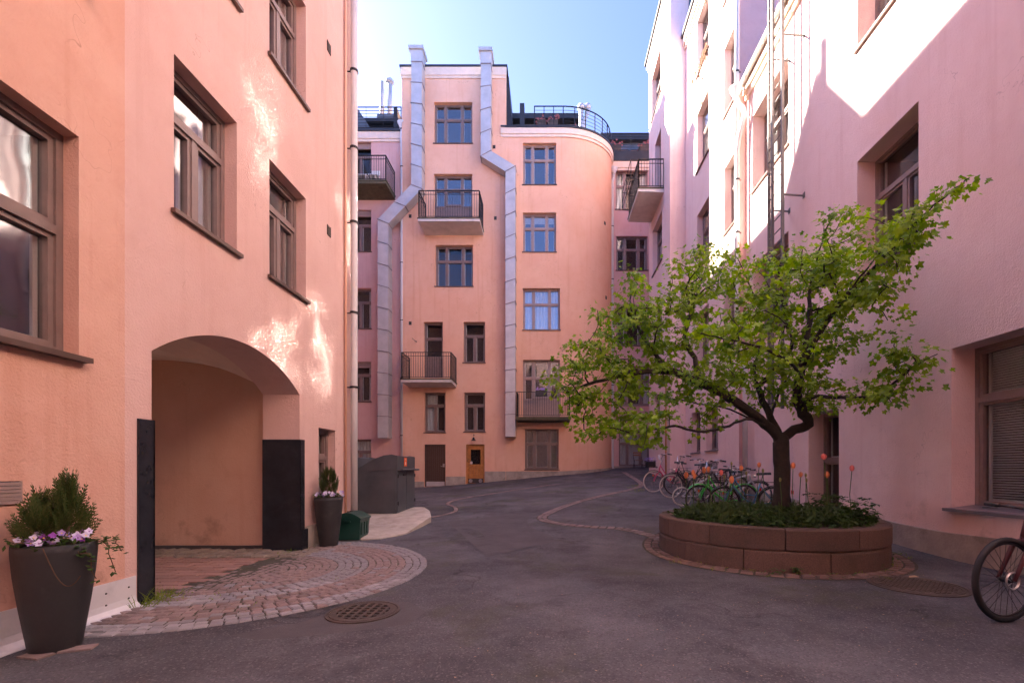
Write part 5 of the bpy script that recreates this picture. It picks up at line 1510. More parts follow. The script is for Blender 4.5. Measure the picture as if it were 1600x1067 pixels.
def pot(x, y, H, R, label, shrubh, loose, nflow, group='tall dark plant pots by the arch'):
    z = gz(x, y)
    t = thing('potted_conifer', label, 'plant pot', (x, y, z), group)
    prof = [(R * .60, .0), (R * .63, .012), (R * .72, H * .2), (R * .84, H * .45), (R * .95, H * .72), (R * 1.0, H * .93), (R * 1.0, H), (R * .93, H), (R * .92, H - .05)]
    MB().lathe([(0, .001)] + prof, (x, y, z), 40).build('pot', 'pot', t, smooth=True)
    MB().lathe([(R * .925, H - .045), (R * .5, H - .02), (0, H)], (x, y, z), 24).build('soil', 'soil', t)
    mb = MB()
    n = 420 if loose else 340
    for k in range(n):
        h = random.random() ** (.9 if loose else .8)
        a = random.uniform(0, 6.283)
        if loose:
            pk = random.choice([(.30, .1, 1.0), (.30, .1, 1.0), (-.35, -.1, .68), (-.05, .35, .78), (.0, -.45, .5)])
            rad = R * (.52 * (1 - h) ** .7 + .06) * random.uniform(.15, 1.0); lean = (1 - h) * .75 + .15
            off = Vector((pk[0] * R, pk[1] * R, (pk[2] - 1) * h * shrubh * .86))
        else:
            rad = R * .62 * math.sqrt(max(0, (1 - h) * (h * 1.6 + .35))) * 1.25 * random.uniform(.5, 1.0); lean = .35; off = Vector((0, 0, 0))
        p = Vector((x + rad * math.cos(a), y + rad * math.sin(a), z + H + .02 + h * shrubh * .86)) + off
        d = Vector((math.cos(a) * lean, math.sin(a) * lean, 1))
        L = random.uniform(.07, .13) * (1.15 if loose else .8)
        spray(mb, p, d, L, L * .38, 6)
    mb.build('conifer', 'conifer_loose' if loose else 'conifer', t, fix=False, kind='stuff')
    mb = MB()
    for k in range(16 if loose else 8):
        a = random.uniform(0, 6.28); h = random.uniform(.2, .85); rad = R * .7 * (1 - h)
        mb.tube([(x, y, z + H - .02), (x + rad * .5 * math.cos(a), y + rad * .5 * math.sin(a), z + H + h * shrubh * .5), (x + rad * math.cos(a), y + rad * math.sin(a), z + H + h * shrubh)], [.008, .006, .003], 5)
    mb.build('stem', 'twig', t, fix=False, smooth=True)
    lf = MB()
    for k in range(240):
        a = random.uniform(0, 6.28); rr = R * random.uniform(.55, 1.12)
        c = Vector((x + rr * math.cos(a), y + rr * math.sin(a), z + H + random.uniform(-.015, .06) - max(0, rr - R) * .4)); v = Vector((random.uniform(-1, 1), random.uniform(-1, 1), random.uniform(-.3, .6))).normalized() * .024; w_ = v.cross(Vector((0, 0, 1))).normalized() * .011
        lf.quad(c - v, c - w_, c + v, c + w_)
    lf.build('viola_leaves', 'cover', t, fix=False, kind='stuff')
    for k in range(nflow):
        a = -math.pi / 2 + random.uniform(-2.2, 2.2); a = a if x < -3.5 or True else a
        rr = R * random.uniform(.35, 1.02)
        c = (x + rr * math.cos(a), y + rr * math.sin(a), z + H + random.uniform(.02, .085))
        blossom(t, c, random.uniform(.021, .029), random.choice(['viola_pale', 'viola_lilac', 'viola_pale', 'viola_deep'] if loose else ['viola_pale', 'viola_lilac', 'viola_pale']), (-x * .5 + random.uniform(-.5, .5) + math.cos(a) * .6, -y * .5 + random.uniform(-.5, .5) + math.sin(a) * .6, 1.4))
    return t, z
p1, zp = pot(-3.50, 3.22, .745, .214, 'tall dark plant pot with a loose brown-tipped conifer at the near left', .42, True, 30)
iv = MB(); ivl = MB()
for k in range(5):
    p = Vector((-3.50 + .19, 3.22 - .06 + .07 * k, zp + .76)); pts = [p]
    for s_ in range(8):
        p = p + Vector((random.uniform(.0, .022), random.uniform(-.012, .018), random.uniform(-.028, .004) - .006 * s_ * (k % 2))); pts.append(p.copy())
        for _ in range(2):
            c = p + Vector((random.uniform(-.02, .02), random.uniform(-.02, .02), random.uniform(-.02, .02))); v = Vector((random.uniform(-1, 1), random.uniform(-1, 0), random.uniform(-.5, .5))).normalized() * .02; w_ = v.cross(Vector((.2, -.3, 1))).normalized() * .013
            ivl.quad(c - v, c - w_, c + v, c + w_)
    iv.tube(pts, .003, 5)
pts = []
for k in range(14):
    t_ = k / 13; pts.append((-3.50 + .12 + .2 * t_, 3.22 - .19 + .05 * t_, zp + .74 - .26 * math.sin(t_ * 2.3)))
iv.tube(pts, .003, 5)
iv.build('ivy_stem', 'twig', p1, fix=False); ivl.build('ivy_leaves', 'cover', p1, fix=False, kind='stuff')
for k, (dx, dy, a) in enumerate(((.18, -.02, .4), (.02, -.14, -.2), (-.08, .1, .9))):
    mb = MB(); mb.box(-.09, .09, -.05, .05, 0, .012); o = mb.build('paving_chip', 'sett_pink', p1); o.matrix_parent_inverse = Matrix(); o.location = (dx, dy, .002); o.rotation_euler = (0, 0, a)
p2, _ = pot(-3.585, 7.36, .79, .212, 'tall dark plant pot with a dense upright conifer beside the grit box', .44, False, 34)

# ================================================================== bicycles
def wheel(parent, x, r, tyre, rim, hub=True, disc=False, rt=.02, fat=False):
    tw = rt
    w = MB().torus((x, 0, r), r - tw, tw, 40, 8).build('wheel', tyre, parent, smooth=True, fix=False)
    MB().torus((x, 0, r), r - tw * 2.1, .011, 40, 6).build('rim', rim, w, smooth=True, fix=False)
    mb = MB()
    for k in range(28):
        a = 2 * math.pi * k / 28; b = a + (.5 if k % 2 else -.5); s_ = .028 if k % 4 < 2 else -.028
        mb.bar((x + .022 * math.cos(b), s_, r + .022 * math.sin(b)), (x + (r - tw * 2.2) * math.cos(a), 0, r + (r - tw * 2.2) * math.sin(a)), .0028)
    mb.build('spokes', 'chrome' if not disc else 'bike_black', w, fix=False, kind='stuff')
    MB().tube([(x, -.05, r), (x, -.03, r), (x, .03, r), (x, .05, r)], [.014, .026, .026, .014], 12).build('hub', 'chrome' if not disc else 'bike_black', w, smooth=True)
    if disc:
        mb = MB(); mb.torus((x, .045, r), .068, .009, 28, 4); 
        for k in range(6):
            a = k * 1.047; mb.bar((x + .02 * math.cos(a), .045, r + .02 * math.sin(a)), (x + .064 * math.cos(a + .4), .045, r + .064 * math.sin(a + .4)), .008, .003)
        mb.build('brake_disc', 'steel', w, fix=False)
    return w
def guard(parent, x, r, a0, a1, m):
    mb = MB(); R_ = r + .022; n = 22; vs = []
    for i in range(n + 1):
        a = a0 + (a1 - a0) * i / n
        for (dy, dr) in ((-.027, -.012), (-.014, .004), (.014, .004), (.027, -.012)): vs.append((x + (R_ + dr) * math.cos(a), dy, r + (R_ + dr) * math.sin(a)))
    mb.add(vs, [(i * 4 + j, i * 4 + j + 1, (i + 1) * 4 + j + 1, (i + 1) * 4 + j) for i in range(n) for j in range(3)])
    return mb.build('mudguard', m, parent, fix=False, smooth=True)
def bicycle(loc, heading, label, col, r=.34, r2=None, tyre='tyre', step=False, basket=None, guards='bike_black', bars='swept', lean=0.0, disc=False, seat=.93, rack=True, barm='chrome', wb=1.05, lamp_=True, group='bicycles parked by the right wing'):
    z = gz(loc[0], loc[1])
    t = thing('bicycle', label, 'bicycle', (loc[0], loc[1], z), group, rot=(lean, 0, heading), local=True)
    r2 = r2 or r
    xr, xf = -wb / 2, wb / 2
    rt = .024 if disc else .019
    wheel(t, xr, r, tyre, 'bike_black' if disc else 'chrome', disc=disc, rt=rt); wheel(t, xf, r2, tyre, 'bike_black' if disc else 'chrome', disc=disc, rt=rt)
    bb = Vector((-.09, 0, .28)); st = Vector((-.24, 0, .74)); ht = Vector((xf - .235, 0, .86)); hb = Vector((xf - .185, 0, .70))
    if r < .3: st = Vector((-.22, 0, .55)); bb.z = .26; ht = Vector((xf - .2, 0, .80)); hb = Vector((xf - .16, 0, .60))
    mb = MB(); T = .020
    mb.tube([bb, st], T, 8); mb.tube([ht, hb], .021, 8)
    if step:
        mb.tube([hb, hb.lerp(bb, .45) - Vector((0, 0, .05)), bb], [.023, .023, .023], 8)
        mb.tube([ht - Vector((0, 0, .03)), ht.lerp(bb, .5) - Vector((0.02, 0, .06)), bb.lerp(st, .45)], .015, 8)
    else:
        mb.tube([hb, bb], .024 if disc else .02, 8); mb.tube([ht - Vector((0, 0, .03)), st - Vector((0, 0, .04))], .018, 8)
    for s_ in (-1, 1):
        mb.tube([bb + Vector((0, .03 * s_, 0)), Vector((xr, .055 * s_, r))], .010, 6); mb.tube([st + Vector((0, .02 * s_, -.05)), Vector((xr, .055 * s_, r))], .008, 6)
    mb.build('frame', col, t, smooth=True, fix=False)
    mb = MB(); d_ = (ht - hb).normalized()
    cr = hb - d_ * .03
    for s_ in (-1, 1):
        if disc: mb.tube([cr, cr + Vector((0, .055 * s_, -.02)), Vector((xf, .058 * s_, r2))], [.022, .022, .014], 8)
        else: mb.tube([cr, cr + Vector((.015, .045 * s_, -.03)), Vector((xf - .05, .05 * s_, r2 + .14)), Vector((xf, .05 * s_, r2))], [.014, .013, .011, .009], 8)
    mb.build('fork', col, t, smooth=True, fix=False)
    mb = MB(); top = ht + d_ * (.16 if bars != 'flat' else .08)
    mb.tube([ht, top], .013, 8)
    if bars == 'flat': pts = lambda s_: [top + Vector((.06, 0, 0)), top + Vector((.05, .12 * s_, .01)), top + Vector((.02, .30 * s_, .015))]
    elif bars == 'high': pts = lambda s_: [top + Vector((.03, 0, 0)), top + Vector((.06, .10 * s_, .04)), top + Vector((.04, .17 * s_, .17)), top + Vector((-.06, .24 * s_, .2)), top + Vector((-.20, .27 * s_, .17))]
    else: pts = lambda s_: [top + Vector((.05, 0, 0)), top + Vector((.09, .10 * s_, .03)), top + Vector((.05, .20 * s_, .06)), top + Vector((-.06, .25 * s_, .06)), top + Vector((-.17, .27 * s_, .045))]
    if bars == 'flat': mb.tube([top, top + Vector((.06, 0, 0))], .016, 8)
    else: mb.tube([top, pts(1)[0]], .013, 8)
    for s_ in (-1, 1): mb.tube(pts(s_), .011, 8)
    hbj = mb.build('handlebar', 'bike_black' if disc else barm, t, smooth=True, fix=False)
    for s_ in (-1, 1):
        q = pts(s_); e, f_ = Vector(q[-1]), Vector(q[-2])
        a_ = e.lerp(f_, .85 if bars != 'flat' else .6)
        MB().tube([a_, e + (e - f_).normalized() * .015], .017, 8).build('grip', 'rubber', hbj, smooth=True, fix=False)
        mb = MB(); mb.tube([a_ + Vector((.02, 0, -.02)), a_.lerp(e, .5) + Vector((.045, 0, -.025)), e + Vector((.05, 0, -.03))], .006, 6); mb.build('brake_lever', 'chrome' if not disc else 'bike_black', hbj, smooth=True, fix=False)
    dz = (st - bb).normalized(); sp = bb + dz * ((seat - .28) / dz.z)
    MB().tube([st, sp], .013, 8).build('seat_post', 'chrome', t, smooth=True, fix=False)
    sad = MB(); vs = []; ns = 8
    for i in range(ns + 1):
        u = i / ns; xs = sp.x - .14 + .28 * u; w_ = .085 * (1 - u) ** .55 * (1 if u < .95 else .8) + .018
        if i == 0: w_ *= .75
        for k in range(6):
            a = math.pi * k / 5; vs.append((xs, w_ * math.cos(a), sp.z + .01 + .035 * math.sin(a) + .012 * (1 - u) - .02 * (k in (0, 5))))
    sad.add(vs, [(i * 6 + j, i * 6 + j + 1, (i + 1) * 6 + j + 1, (i + 1) * 6 + j) for i in range(ns) for j in range(5)] + [(0, 1, 2, 3, 4, 5), tuple(ns * 6 + j for j in (5, 4, 3, 2, 1, 0))])
    sad.build('saddle', 'rubber', t, smooth=True)
    mb = MB(); mb.torus((bb.x, .045, bb.z), .085, .006, 24, 5); mb.bar((bb.x, .06, bb.z), (bb.x + .12, .06, bb.z - .11), .018); mb.bar((bb.x, -.06, bb.z), (bb.x - .12, -.06, bb.z + .11), .018)
    cr_ = mb.build('crank', 'chrome' if not disc else 'bike_black', t, fix=False)
    for s_ in (-1, 1):
        mb = MB(); c0 = Vector((bb.x + .12 * s_, .10 * s_, bb.z - .11 * s_)); mb.box(c0.x - .045, c0.x + .045, c0.y - .04, c0.y + .04, c0.z - .012, c0.z + .012); mb.build('pedal', 'rubber', cr_)
    mb = MB()
    for dz_ in (.08, -.08): mb.bar((bb.x, .045, bb.z + dz_), (xr, .045, r + dz_ * .5), .008)
    mb.build('chain', 'iron', t, fix=False)
    if guards:
        guard(t, xr, r, .3, math.pi + .35, guards); guard(t, xf, r2, .75, math.pi + .1, guards)
    if rack:
        mb = MB(); zt = r * 2 + .09
        for s_ in (-1, 1): mb.tube([(xr + .2, .05 * s_, zt), (xr - .17, .05 * s_, zt)], .006, 6); mb.tube([(xr - .06, .05 * s_, zt), (xr, .058 * s_, r)], .005, 6)
        for k in range(4): mb.tube([(xr + .2 - .12 * k, -.05, zt), (xr + .2 - .12 * k, .05, zt)], .005, 6)
        mb.build('rack', 'bike_black', t, smooth=True, fix=False)
        mb = MB(); mb.box(xr - r - .06, xr - r - .03, -.03, .03, r + .18, r + .26); mb.build('rear_light', 'red_lens', t)
    if lamp_ and not disc:
        MB().lathe([(.0, 0), (.025, .01), (.035, .05), (.034, .06), (0, .062)], (0, 0, 0), 14).build('headlamp', 'chrome', t).matrix_local = Matrix.Translation((xf - .14, 0, .80)) @ Matrix.Rotation(math.pi / 2, 4, 'Y')
        mb = MB(); mb.box(xf + r2 * .55 * .0 - .02, xf + .02, -.03, -.025, r2 + r2 * .5, r2 + r2 * .5 + .05); mb.build('reflector', 'reflector', t)
    MB().tube([(xr + .12, .05, .22), (xr + .2, .2, .0)], .008, 6).build('kickstand', 'chrome', t, fix=False)
    if basket:
        mb = MB(); bx0, bx1, bw, z0_, z1_ = xf - .02, xf + .24, .17, .78, 1.0
        for k in range(7):
            z = z0_ + (z1_ - z0_) * k / 6; f = .86 + .14 * k / 6
            for a, b in (((bx0, -bw * f), (bx1 * f + bx0 * (1 - f), -bw * f)), ((bx1 * f + bx0 * (1 - f), -bw * f), (bx1 * f + bx0 * (1 - f), bw * f)), ((bx1 * f + bx0 * (1 - f), bw * f), (bx0, bw * f)), ((bx0, bw * f), (bx0, -bw * f))):
                mb.bar((*a, z), (*b, z), .008 if k < 6 else .014)
        for k in range(9):
            y = -bw + 2 * bw * k / 8; mb.bar((bx0, y * .86, z0_), (bx0, y, z1_), .005); mb.bar((bx1 - .03, y * .86, z0_), (bx1, y, z1_), .005); mb.bar((bx0, y * .86, z0_), (bx1 - .03, y * .86, z0_), .005)
        for k in range(6):
            x_ = bx0 + (bx1 - bx0) * k / 5
            for s_ in (-1, 1): mb.bar((bx0 + (x_ - bx0) * .88, bw * .86 * s_, z0_), (x_, bw * s_, z1_), .005)
        bo = mb.build('basket', 'wicker', t, fix=False)
        if basket == 'flowers':
            mb = MB(); mb.box(bx0 + .01, bx1 - .035, -bw * .8, bw * .8, z0_ + .01, z1_ - .03); mb.build('basket_lining', 'wicker', bo)
            mb = MB()
            for k in range(70):
                c = Vector((random.uniform(bx0 - .03, bx1 + .03), random.uniform(-bw - .03, bw + .03), z1_ + random.uniform(-.02, .10)))
                for q in range(4):
                    a = q * 1.57 + random.random(); v = Vector((math.cos(a), math.sin(a), random.uniform(-.5, .5))) * .026; w_ = Vector((-v.y, v.x, .01)) * .5; mb.quad(c, c + v * .6 + w_, c + v * 1.1, c + v * .6 - w_)
            mb.build('blossoms', 'viola_lilac', bo, fix=False, kind='stuff')
    return t
PI = math.pi
def bike_at(px, D, r, side, **kw):
    """left wheel's hub seen at px; side: +1 the front wheel is on the left"""
    X = (px - 860) / FPX * D
    return X
# front wheel to the left unless noted; heading PI points to -x
bicycle((3.28 + .5, 14.45), PI + .12, 'pink bicycle with lilac flowers in its front basket, farthest in the row', 'bike_pink', tyre='tyre_cream', step=True, basket='flowers', guards='bike_black', bars='high')
bicycle((3.47 + .5, 13.05), PI + .05, 'black bicycle with cream tyres next to the pink one', 'bike_black', tyre='tyre_cream', step=True, guards='bike_black', bars='high')
bicycle((3.75 + .5, 13.7), .1, 'black bicycle with a wire basket between the cream-tyred ones and the wall', 'bike_black', step=True, basket='wire', bars='swept')
bicycle((3.36 + .45, 11.5), .0, 'small-wheeled folding bicycle with cream tyres and pale frame', 'bike_white', r=.245, tyre='tyre_cream', guards=None, rack=False, wb=.98, seat=.82, bars='swept', barm='chrome')
bicycle((4.05 + .5, 12.3), .08, 'dark bicycle with flat black handlebar leaning in the middle of the row', 'bike_black', bars='flat', guards='bike_black', rack=False, seat=.98)
bicycle((3.40 + .5, 10.35), PI + .06, 'bright green bicycle with green mudguards behind the planter', 'bike_green', r=.33, step=True, guards='bike_green', bars='high')
bicycle((3.95 + .55, 10.95), .05, 'dark bicycle with a pale red-striped frame beside the green one', 'bike_white', bars='flat', guards='bike_black', rack=False)
bicycle((3.80 + .45, 9.75), PI - .05, 'blue step-through bicycle next to the tree trunk', 'bike_blue', step=True, bars='swept', guards='bike_black', basket='wire')
# foreground bicycle cut by the frame
fb0 = bicycle((3.775 + .525 * math.cos(.21), 3.77 + .525 * math.sin(.21)), PI + .21, 'dark maroon bicycle with black tyres at the lower right edge', 'bike_maroon', r=.352, disc=True, bars='flat', guards=None, rack=False, seat=1.0, group=None, lamp_=False)

# bistro chair under the far window
bc = thing('bistro_chair', 'small folding bistro chair below the far ground-floor window', 'chair', (4.85, 25.2, gz(4.85, 25.2)))
bz = gz(4.85, 25.2)
for k in range(5):
    mb = MB(); mb.box(4.62, 5.06, 24.98 + k * .085, 25.05 + k * .085, bz + .44, bz + .46); mb.build('seat_slat', 'wood_slat', bc)
for k in range(2):
    mb = MB(); mb.box(4.62, 5.06, 25.43, 25.45, bz + .70 + k * .13, bz + .78 + k * .13); mb.build('back_slat', 'wood_slat', bc)
for s_ in (4.62, 5.06):
    for (a, b) in (((25.45, .88), (24.95, .0)), ((24.98, .45), (25.42, .0))):
        mb = MB(); mb.bar((s_, a[0], bz + a[1]), (s_, b[0], bz + b[1]), .022); mb.build('leg', 'iron', bc, fix=False)
# ================================================================== the tree
random.seed(21)
tz = plz + .50
T0 = Vector((3.545, 7.05, tz - .1))
def PP(px, py, D): return P(px, py, D)
nodes, parent_, rads = [], [], []
def chain(pts, start=None):
    """add a polyline of nodes, smoothed; returns list of indices"""
    ids = []; prev = start
    for p in pts:
        nodes.append(Vector(p)); parent_.append(prev); prev = len(nodes) - 1; ids.append(prev)
    return ids
def smooth_pts(pts, per=5, jit=.0):
    out = []; P_ = [Vector(p) for p in pts]
    for i in range(len(P_) - 1):
        a, b, c, d = P_[max(0, i - 1)], P_[i], P_[i + 1], P_[min(len(P_) - 1, i + 2)]
        for k in range(per):
            t = k / per; q = .5 * ((2 * b) + (c - a) * t + (2 * a - 5 * b + 4 * c - d) * t * t + (3 * b - a - 3 * c + d) * t ** 3)
            out.append(q + Vector((random.uniform(-jit, jit), random.uniform(-jit, jit), random.uniform(-jit, jit))))
    out.append(P_[-1]); return out
tr = chain(smooth_pts([T0, PP(1222, 745, 7.05), PP(1220, 710, 7.05), PP(1220, 685, 7.05)], 3, .006))
fork = tr[-1]
def limb(spec, start): return chain(smooth_pts([nodes[start]] + [PP(*s) for s in spec], 4, .012)[1:], start)
L1 = limb([(1195, 662, 7.0), (1160, 635, 6.95), (1125, 612, 6.9), (1085, 594, 6.9), (1050, 582, 7.0), (1010, 580, 7.1), (965, 588, 7.2), (920, 600, 7.3), (885, 612, 7.3)], fork)
L2 = limb([(1240, 672, 7.0), (1263, 662, 6.9), (1252, 640, 6.8), (1246, 612, 6.7), (1256, 570, 6.6), (1275, 530, 6.5), (1300, 490, 6.3), (1330, 455, 6.0), (1365, 420, 5.7), (1405, 375, 5.3), (1450, 330, 5.0), (1485, 302, 4.8), (1515, 278, 4.65)], fork)
L3 = limb([(1205, 655, 7.15), (1188, 615, 7.3), (1178, 575, 7.5), (1190, 530, 7.6), (1185, 480, 7.6), (1165, 430, 7.6), (1150, 400, 7.6)], fork)
L4 = limb([(1165, 655, 6.7), (1130, 668, 6.4), (1090, 674, 6.3), (1055, 666, 6.3), (1020, 672, 6.3), (985, 676, 6.3)], L1[2])
L5 = limb([(1275, 620, 6.4), (1315, 621, 6.1), (1350, 622, 5.9), (1380, 618, 5.7), (1398, 598, 5.55), (1425, 575, 5.4), (1465, 553, 5.25)], L2[12])
L6 = limb([(1085, 560, 7.2), (1070, 530, 7.4), (1080, 490, 7.6), (1095, 440, 7.7), (1110, 395, 7.7)], L1[14])
L7 = limb([(1025, 555, 7.4), (1000, 520, 7.6), (985, 480, 7.7), (985, 445, 7.8)], L1[20])
L8 = limb([(1265, 500, 6.9), (1265, 455, 7.0), (1275, 410, 7.0), (1290, 360, 6.9), (1305, 335, 6.8)], L2[18])
L9 = limb([(1235, 545, 7.4), (1228, 500, 7.6), (1220, 450, 7.7), (1215, 410, 7.7)], L3[8])
L10 = limb([(1250, 590, 6.2), (1225, 560, 5.7), (1180, 540, 5.4), (1130, 530, 5.3), (1090, 520, 5.3)], L2[13])
L11 = limb([(1215, 620, 7.8), (1240, 575, 8.3), (1275, 530, 8.4), (1300, 500, 8.3)], L3[3])
L12 = limb([(1140, 640, 7.4), (1090, 630, 8.0), (1040, 620, 8.5), (1000, 610, 8.7)], L3[1])
L13 = limb([(1350, 425, 5.8), (1372, 400, 5.7), (1392, 355, 5.6)], L2[31])
n_main = len(nodes)
crown_poly = [(848, 600), (872, 560), (915, 520), (918, 482), (945, 478), (975, 492), (965, 440), (985, 424), (1010, 432), (1018, 455), (1040, 440), (1040, 405), (1065, 385), (1110, 378), (1150, 392), (1165, 410), (1185, 395), (1215, 398), (1245, 385), (1285, 370), (1280, 345), (1320, 322), (1352, 332), (1362, 372), (1395, 350), (1435, 325), (1462, 335), (1470, 350), (1450, 370), (1415, 395), (1410, 430), (1395, 470), (1390, 505), (1352, 530), (1345, 560), (1300, 575), (1300, 640), (1262, 655), (1240, 630), (1150, 640), (1120, 665), (1090, 690), (1040, 688), (1010, 712), (975, 680), (950, 672), (930, 690), (900, 668), (865, 640)]
extra = [[(1465, 305), (1482, 278), (1518, 262), (1530, 268), (1510, 288), (1488, 312)], [(1385, 545), (1400, 530), (1440, 545), (1472, 556), (1460, 575), (1448, 605), (1410, 612), (1385, 640), (1340, 640), (1305, 625), (1300, 600), (1350, 595), (1380, 580)], [(840, 585), (855, 580), (870, 600), (850, 608)]]
holes = [[(1130, 600), (1160, 595), (1175, 625), (1150, 632)], [(1195, 640), (1240, 600), (1245, 660), (1225, 668)]]
def inside(p, poly):
    x, y = p; c = False; n = len(poly)
    for i in range(n):
        (x1, y1), (x2, y2) = poly[i], poly[i - 1]
        if (y1 > y) != (y2 > y) and x < (x2 - x1) * (y - y1) / (y2 - y1) + x1: c = not c
    return c
att = []
tries = 0
def near_main(px, py):
    best, bd = None, 1e9
    for q in range(0, n_main):
        v = nodes[q]; ppx, ppy = 860 + FPX * v.x / v.y, 732 - FPX * (v.z - CAM_H) / v.y
        d = (ppx - px) ** 2 + (ppy - py) ** 2
        if d < bd: best, bd = v, d
    return best
while len(att) < 400 and tries < 40000:
    tries += 1
    px, py = random.uniform(835, 1555), random.uniform(248, 715)
    a = inside((px, py), crown_poly); b = any(inside((px, py), e) for e in extra)
    if not (a or b): continue
    if any(inside((px, py), h) for h in holes): continue
    if py > 615 and 1000 < px < 1290 and random.random() < .45: continue
    if py > 560 and px < 960 and random.random() < .15: continue
    nm = near_main(px, py)
    if b: D = nm.y + random.uniform(-.3, .3)
    else:
        hw = 1.75 * math.sqrt(max(.03, 1 - ((px - 1175) / 400) ** 2))
        D = .45 * nm.y + .55 * (7.1 + random.uniform(-1, 1) * hw)
        if px > 1360: D = nm.y + random.uniform(-.45, .35)
    if (px - 860) / FPX * D > 5.35: D = 5.35 * FPX / (px - 860)
    q = P(px, py, D)
    if px > 1370 and random.random() < .35: continue
    if any((q - o).length < .17 for o in att): continue
    att.append(q)
# join every leaf cluster to the nearest wood by a drooping, bending twig
order = sorted(att, key=lambda q: min((q - nodes[i]).length for i in range(n_main)))
tips = []
for q in order:
    best, bd = None, 1e9
    for i in range(len(nodes)):
        if i < fork: continue
        dd = (q - nodes[i]); d = dd.length + .25 * max(0, nodes[i].z - q.z)
        if d < bd: best, bd = i, d
    a = nodes[best]; L = (q - a).length
    n = max(2, int(L / .14)); pts = []
    side = Vector((random.uniform(-1, 1), random.uniform(-1, 1), random.uniform(-.2, .9))) * L * .16
    for k in range(1, n + 1):
        t = k / n; pts.append(a.lerp(q, t) + side * math.sin(math.pi * t) + Vector((random.uniform(-.012, .012), random.uniform(-.012, .012), random.uniform(-.012, .012))))
    tips.append((chain(pts, best)[-1], best))
# pipe-model radii
kids = [[] for _ in nodes]
for i, p in enumerate(parent_):
    if p is not None: kids[p].append(i)
area = [0.0] * len(nodes)
for i in range(len(nodes) - 1, -1, -1):
    area[i] = sum(area[k] for k in kids[i]) if kids[i] else .0042 ** 2.2
rads = [max(.004, a ** (1 / 2.2)) for a in area]
sc_ = .118 / rads[tr[-1]]
rads = [max(.0038, r_ * (sc_ if r_ > .02 else 1 + (sc_ - 1) * r_ / .02)) for r_ in rads]
rads[tr[0]] = .165; rads[tr[1]] = .140
wood = MB()
def emit(i0):
    """one tube per unbranched run, thick child continues the run"""
    stack = [(None, i0)]
    while stack:
        par, i = stack.pop()
        run = ([par] if par is not None else []) + [i]; cur = i
        while kids[cur]:
            ks = sorted(kids[cur], key=lambda k: -rads[k])
            for k in ks[1:]: stack.append((cur, k))
            cur = ks[0]; run.append(cur)
        if len(run) > 1:
            rr = [rads[k] for k in run]
            if par is not None: rr[0] = min(rr[0], rr[1] * 1.25)
            wood.tube([nodes[k] for k in run], rr, 10 if max(rr) > .04 else (7 if max(rr) > .012 else 4), cap=False)
emit(0)
tree = thing('maple_tree', 'spreading green maple tree growing in the round granite planter', 'tree', (T0.x, T0.y, tz))
wood.build('trunk', 'bark', tree, smooth=True, fix=False)
# five-lobed leaves
def leaf_shape():
    pts = []
    lob = [(-2.05, .62), (-1.02, .9), (0, 1.0), (1.02, .9), (2.05, .62)]
    out = [(0, -.08)]
    angs = []
    for i, (a, L) in enumerate(lob):
        if i: 
            m_ = (lob[i - 1][0] + a) / 2; out.append((math.sin(m_) * .56, math.cos(m_) * .56))
        out.append((math.sin(a - .27) * L * .78, math.cos(a - .27) * L * .78)); out.append((math.sin(a) * L, math.cos(a) * L)); out.append((math.sin(a + .27) * L * .78, math.cos(a + .27) * L * .78))
    return out
LS = leaf_shape(); nl = len(LS)
lv, lfs = [], []
def add_leaf(c, tip, nrm, s):
    tip = tip.normalized(); r = tip.cross(nrm).normalized(); nrm = r.cross(tip)
    o = len(lv)
    lv.append(tuple(c + tip * s * .25 + nrm * s * .0))
    fold = random.uniform(.08, .30); droop = random.uniform(.05, .4)
    for (x, y) in LS:
        lv.append(tuple(c + r * x * s * .62 + tip * y * s * .62 + nrm * (abs(x) * fold * s * .6 - max(0, y) ** 2 * droop * s * .5)))
    for k in range(nl): lfs.append((o, o + 1 + k, o + 1 + (k + 1) % nl))
for (ti, st) in tips:
    c = nodes[ti]; par = nodes[parent_[ti]]; d0 = (c - par).normalized()
    n = random.randint(25, 40)
    flat = random.uniform(.25, .5)
    for k in range(n):
        off = Vector((random.gauss(0, 1), random.gauss(0, 1), random.gauss(0, 1) * flat)) * .115
        p = c + off + d0 * random.uniform(-.22, .08)
        if p.x > 5.5: p.x = 5.5
        out = (off + d0 * .1 + Vector((0, 0, -.09))); out.z -= .03
        if out.length < .02: out = Vector((1, 0, -.2))
        nr = Vector((random.gauss(0, .6), random.gauss(0, .6) - .15, 1)).normalized()
        add_leaf(p, out, nr, random.choice([random.uniform(.045, .075), random.uniform(.07, .115), random.uniform(.07, .115)]))
me = bpy.data.meshes.new('crown'); me.from_pydata(lv, [], lfs); me.materials.append(MATS['leaf']); me.update()
co = bpy.data.objects.new('crown', me); C.objects.link(co); adopt(co, tree)

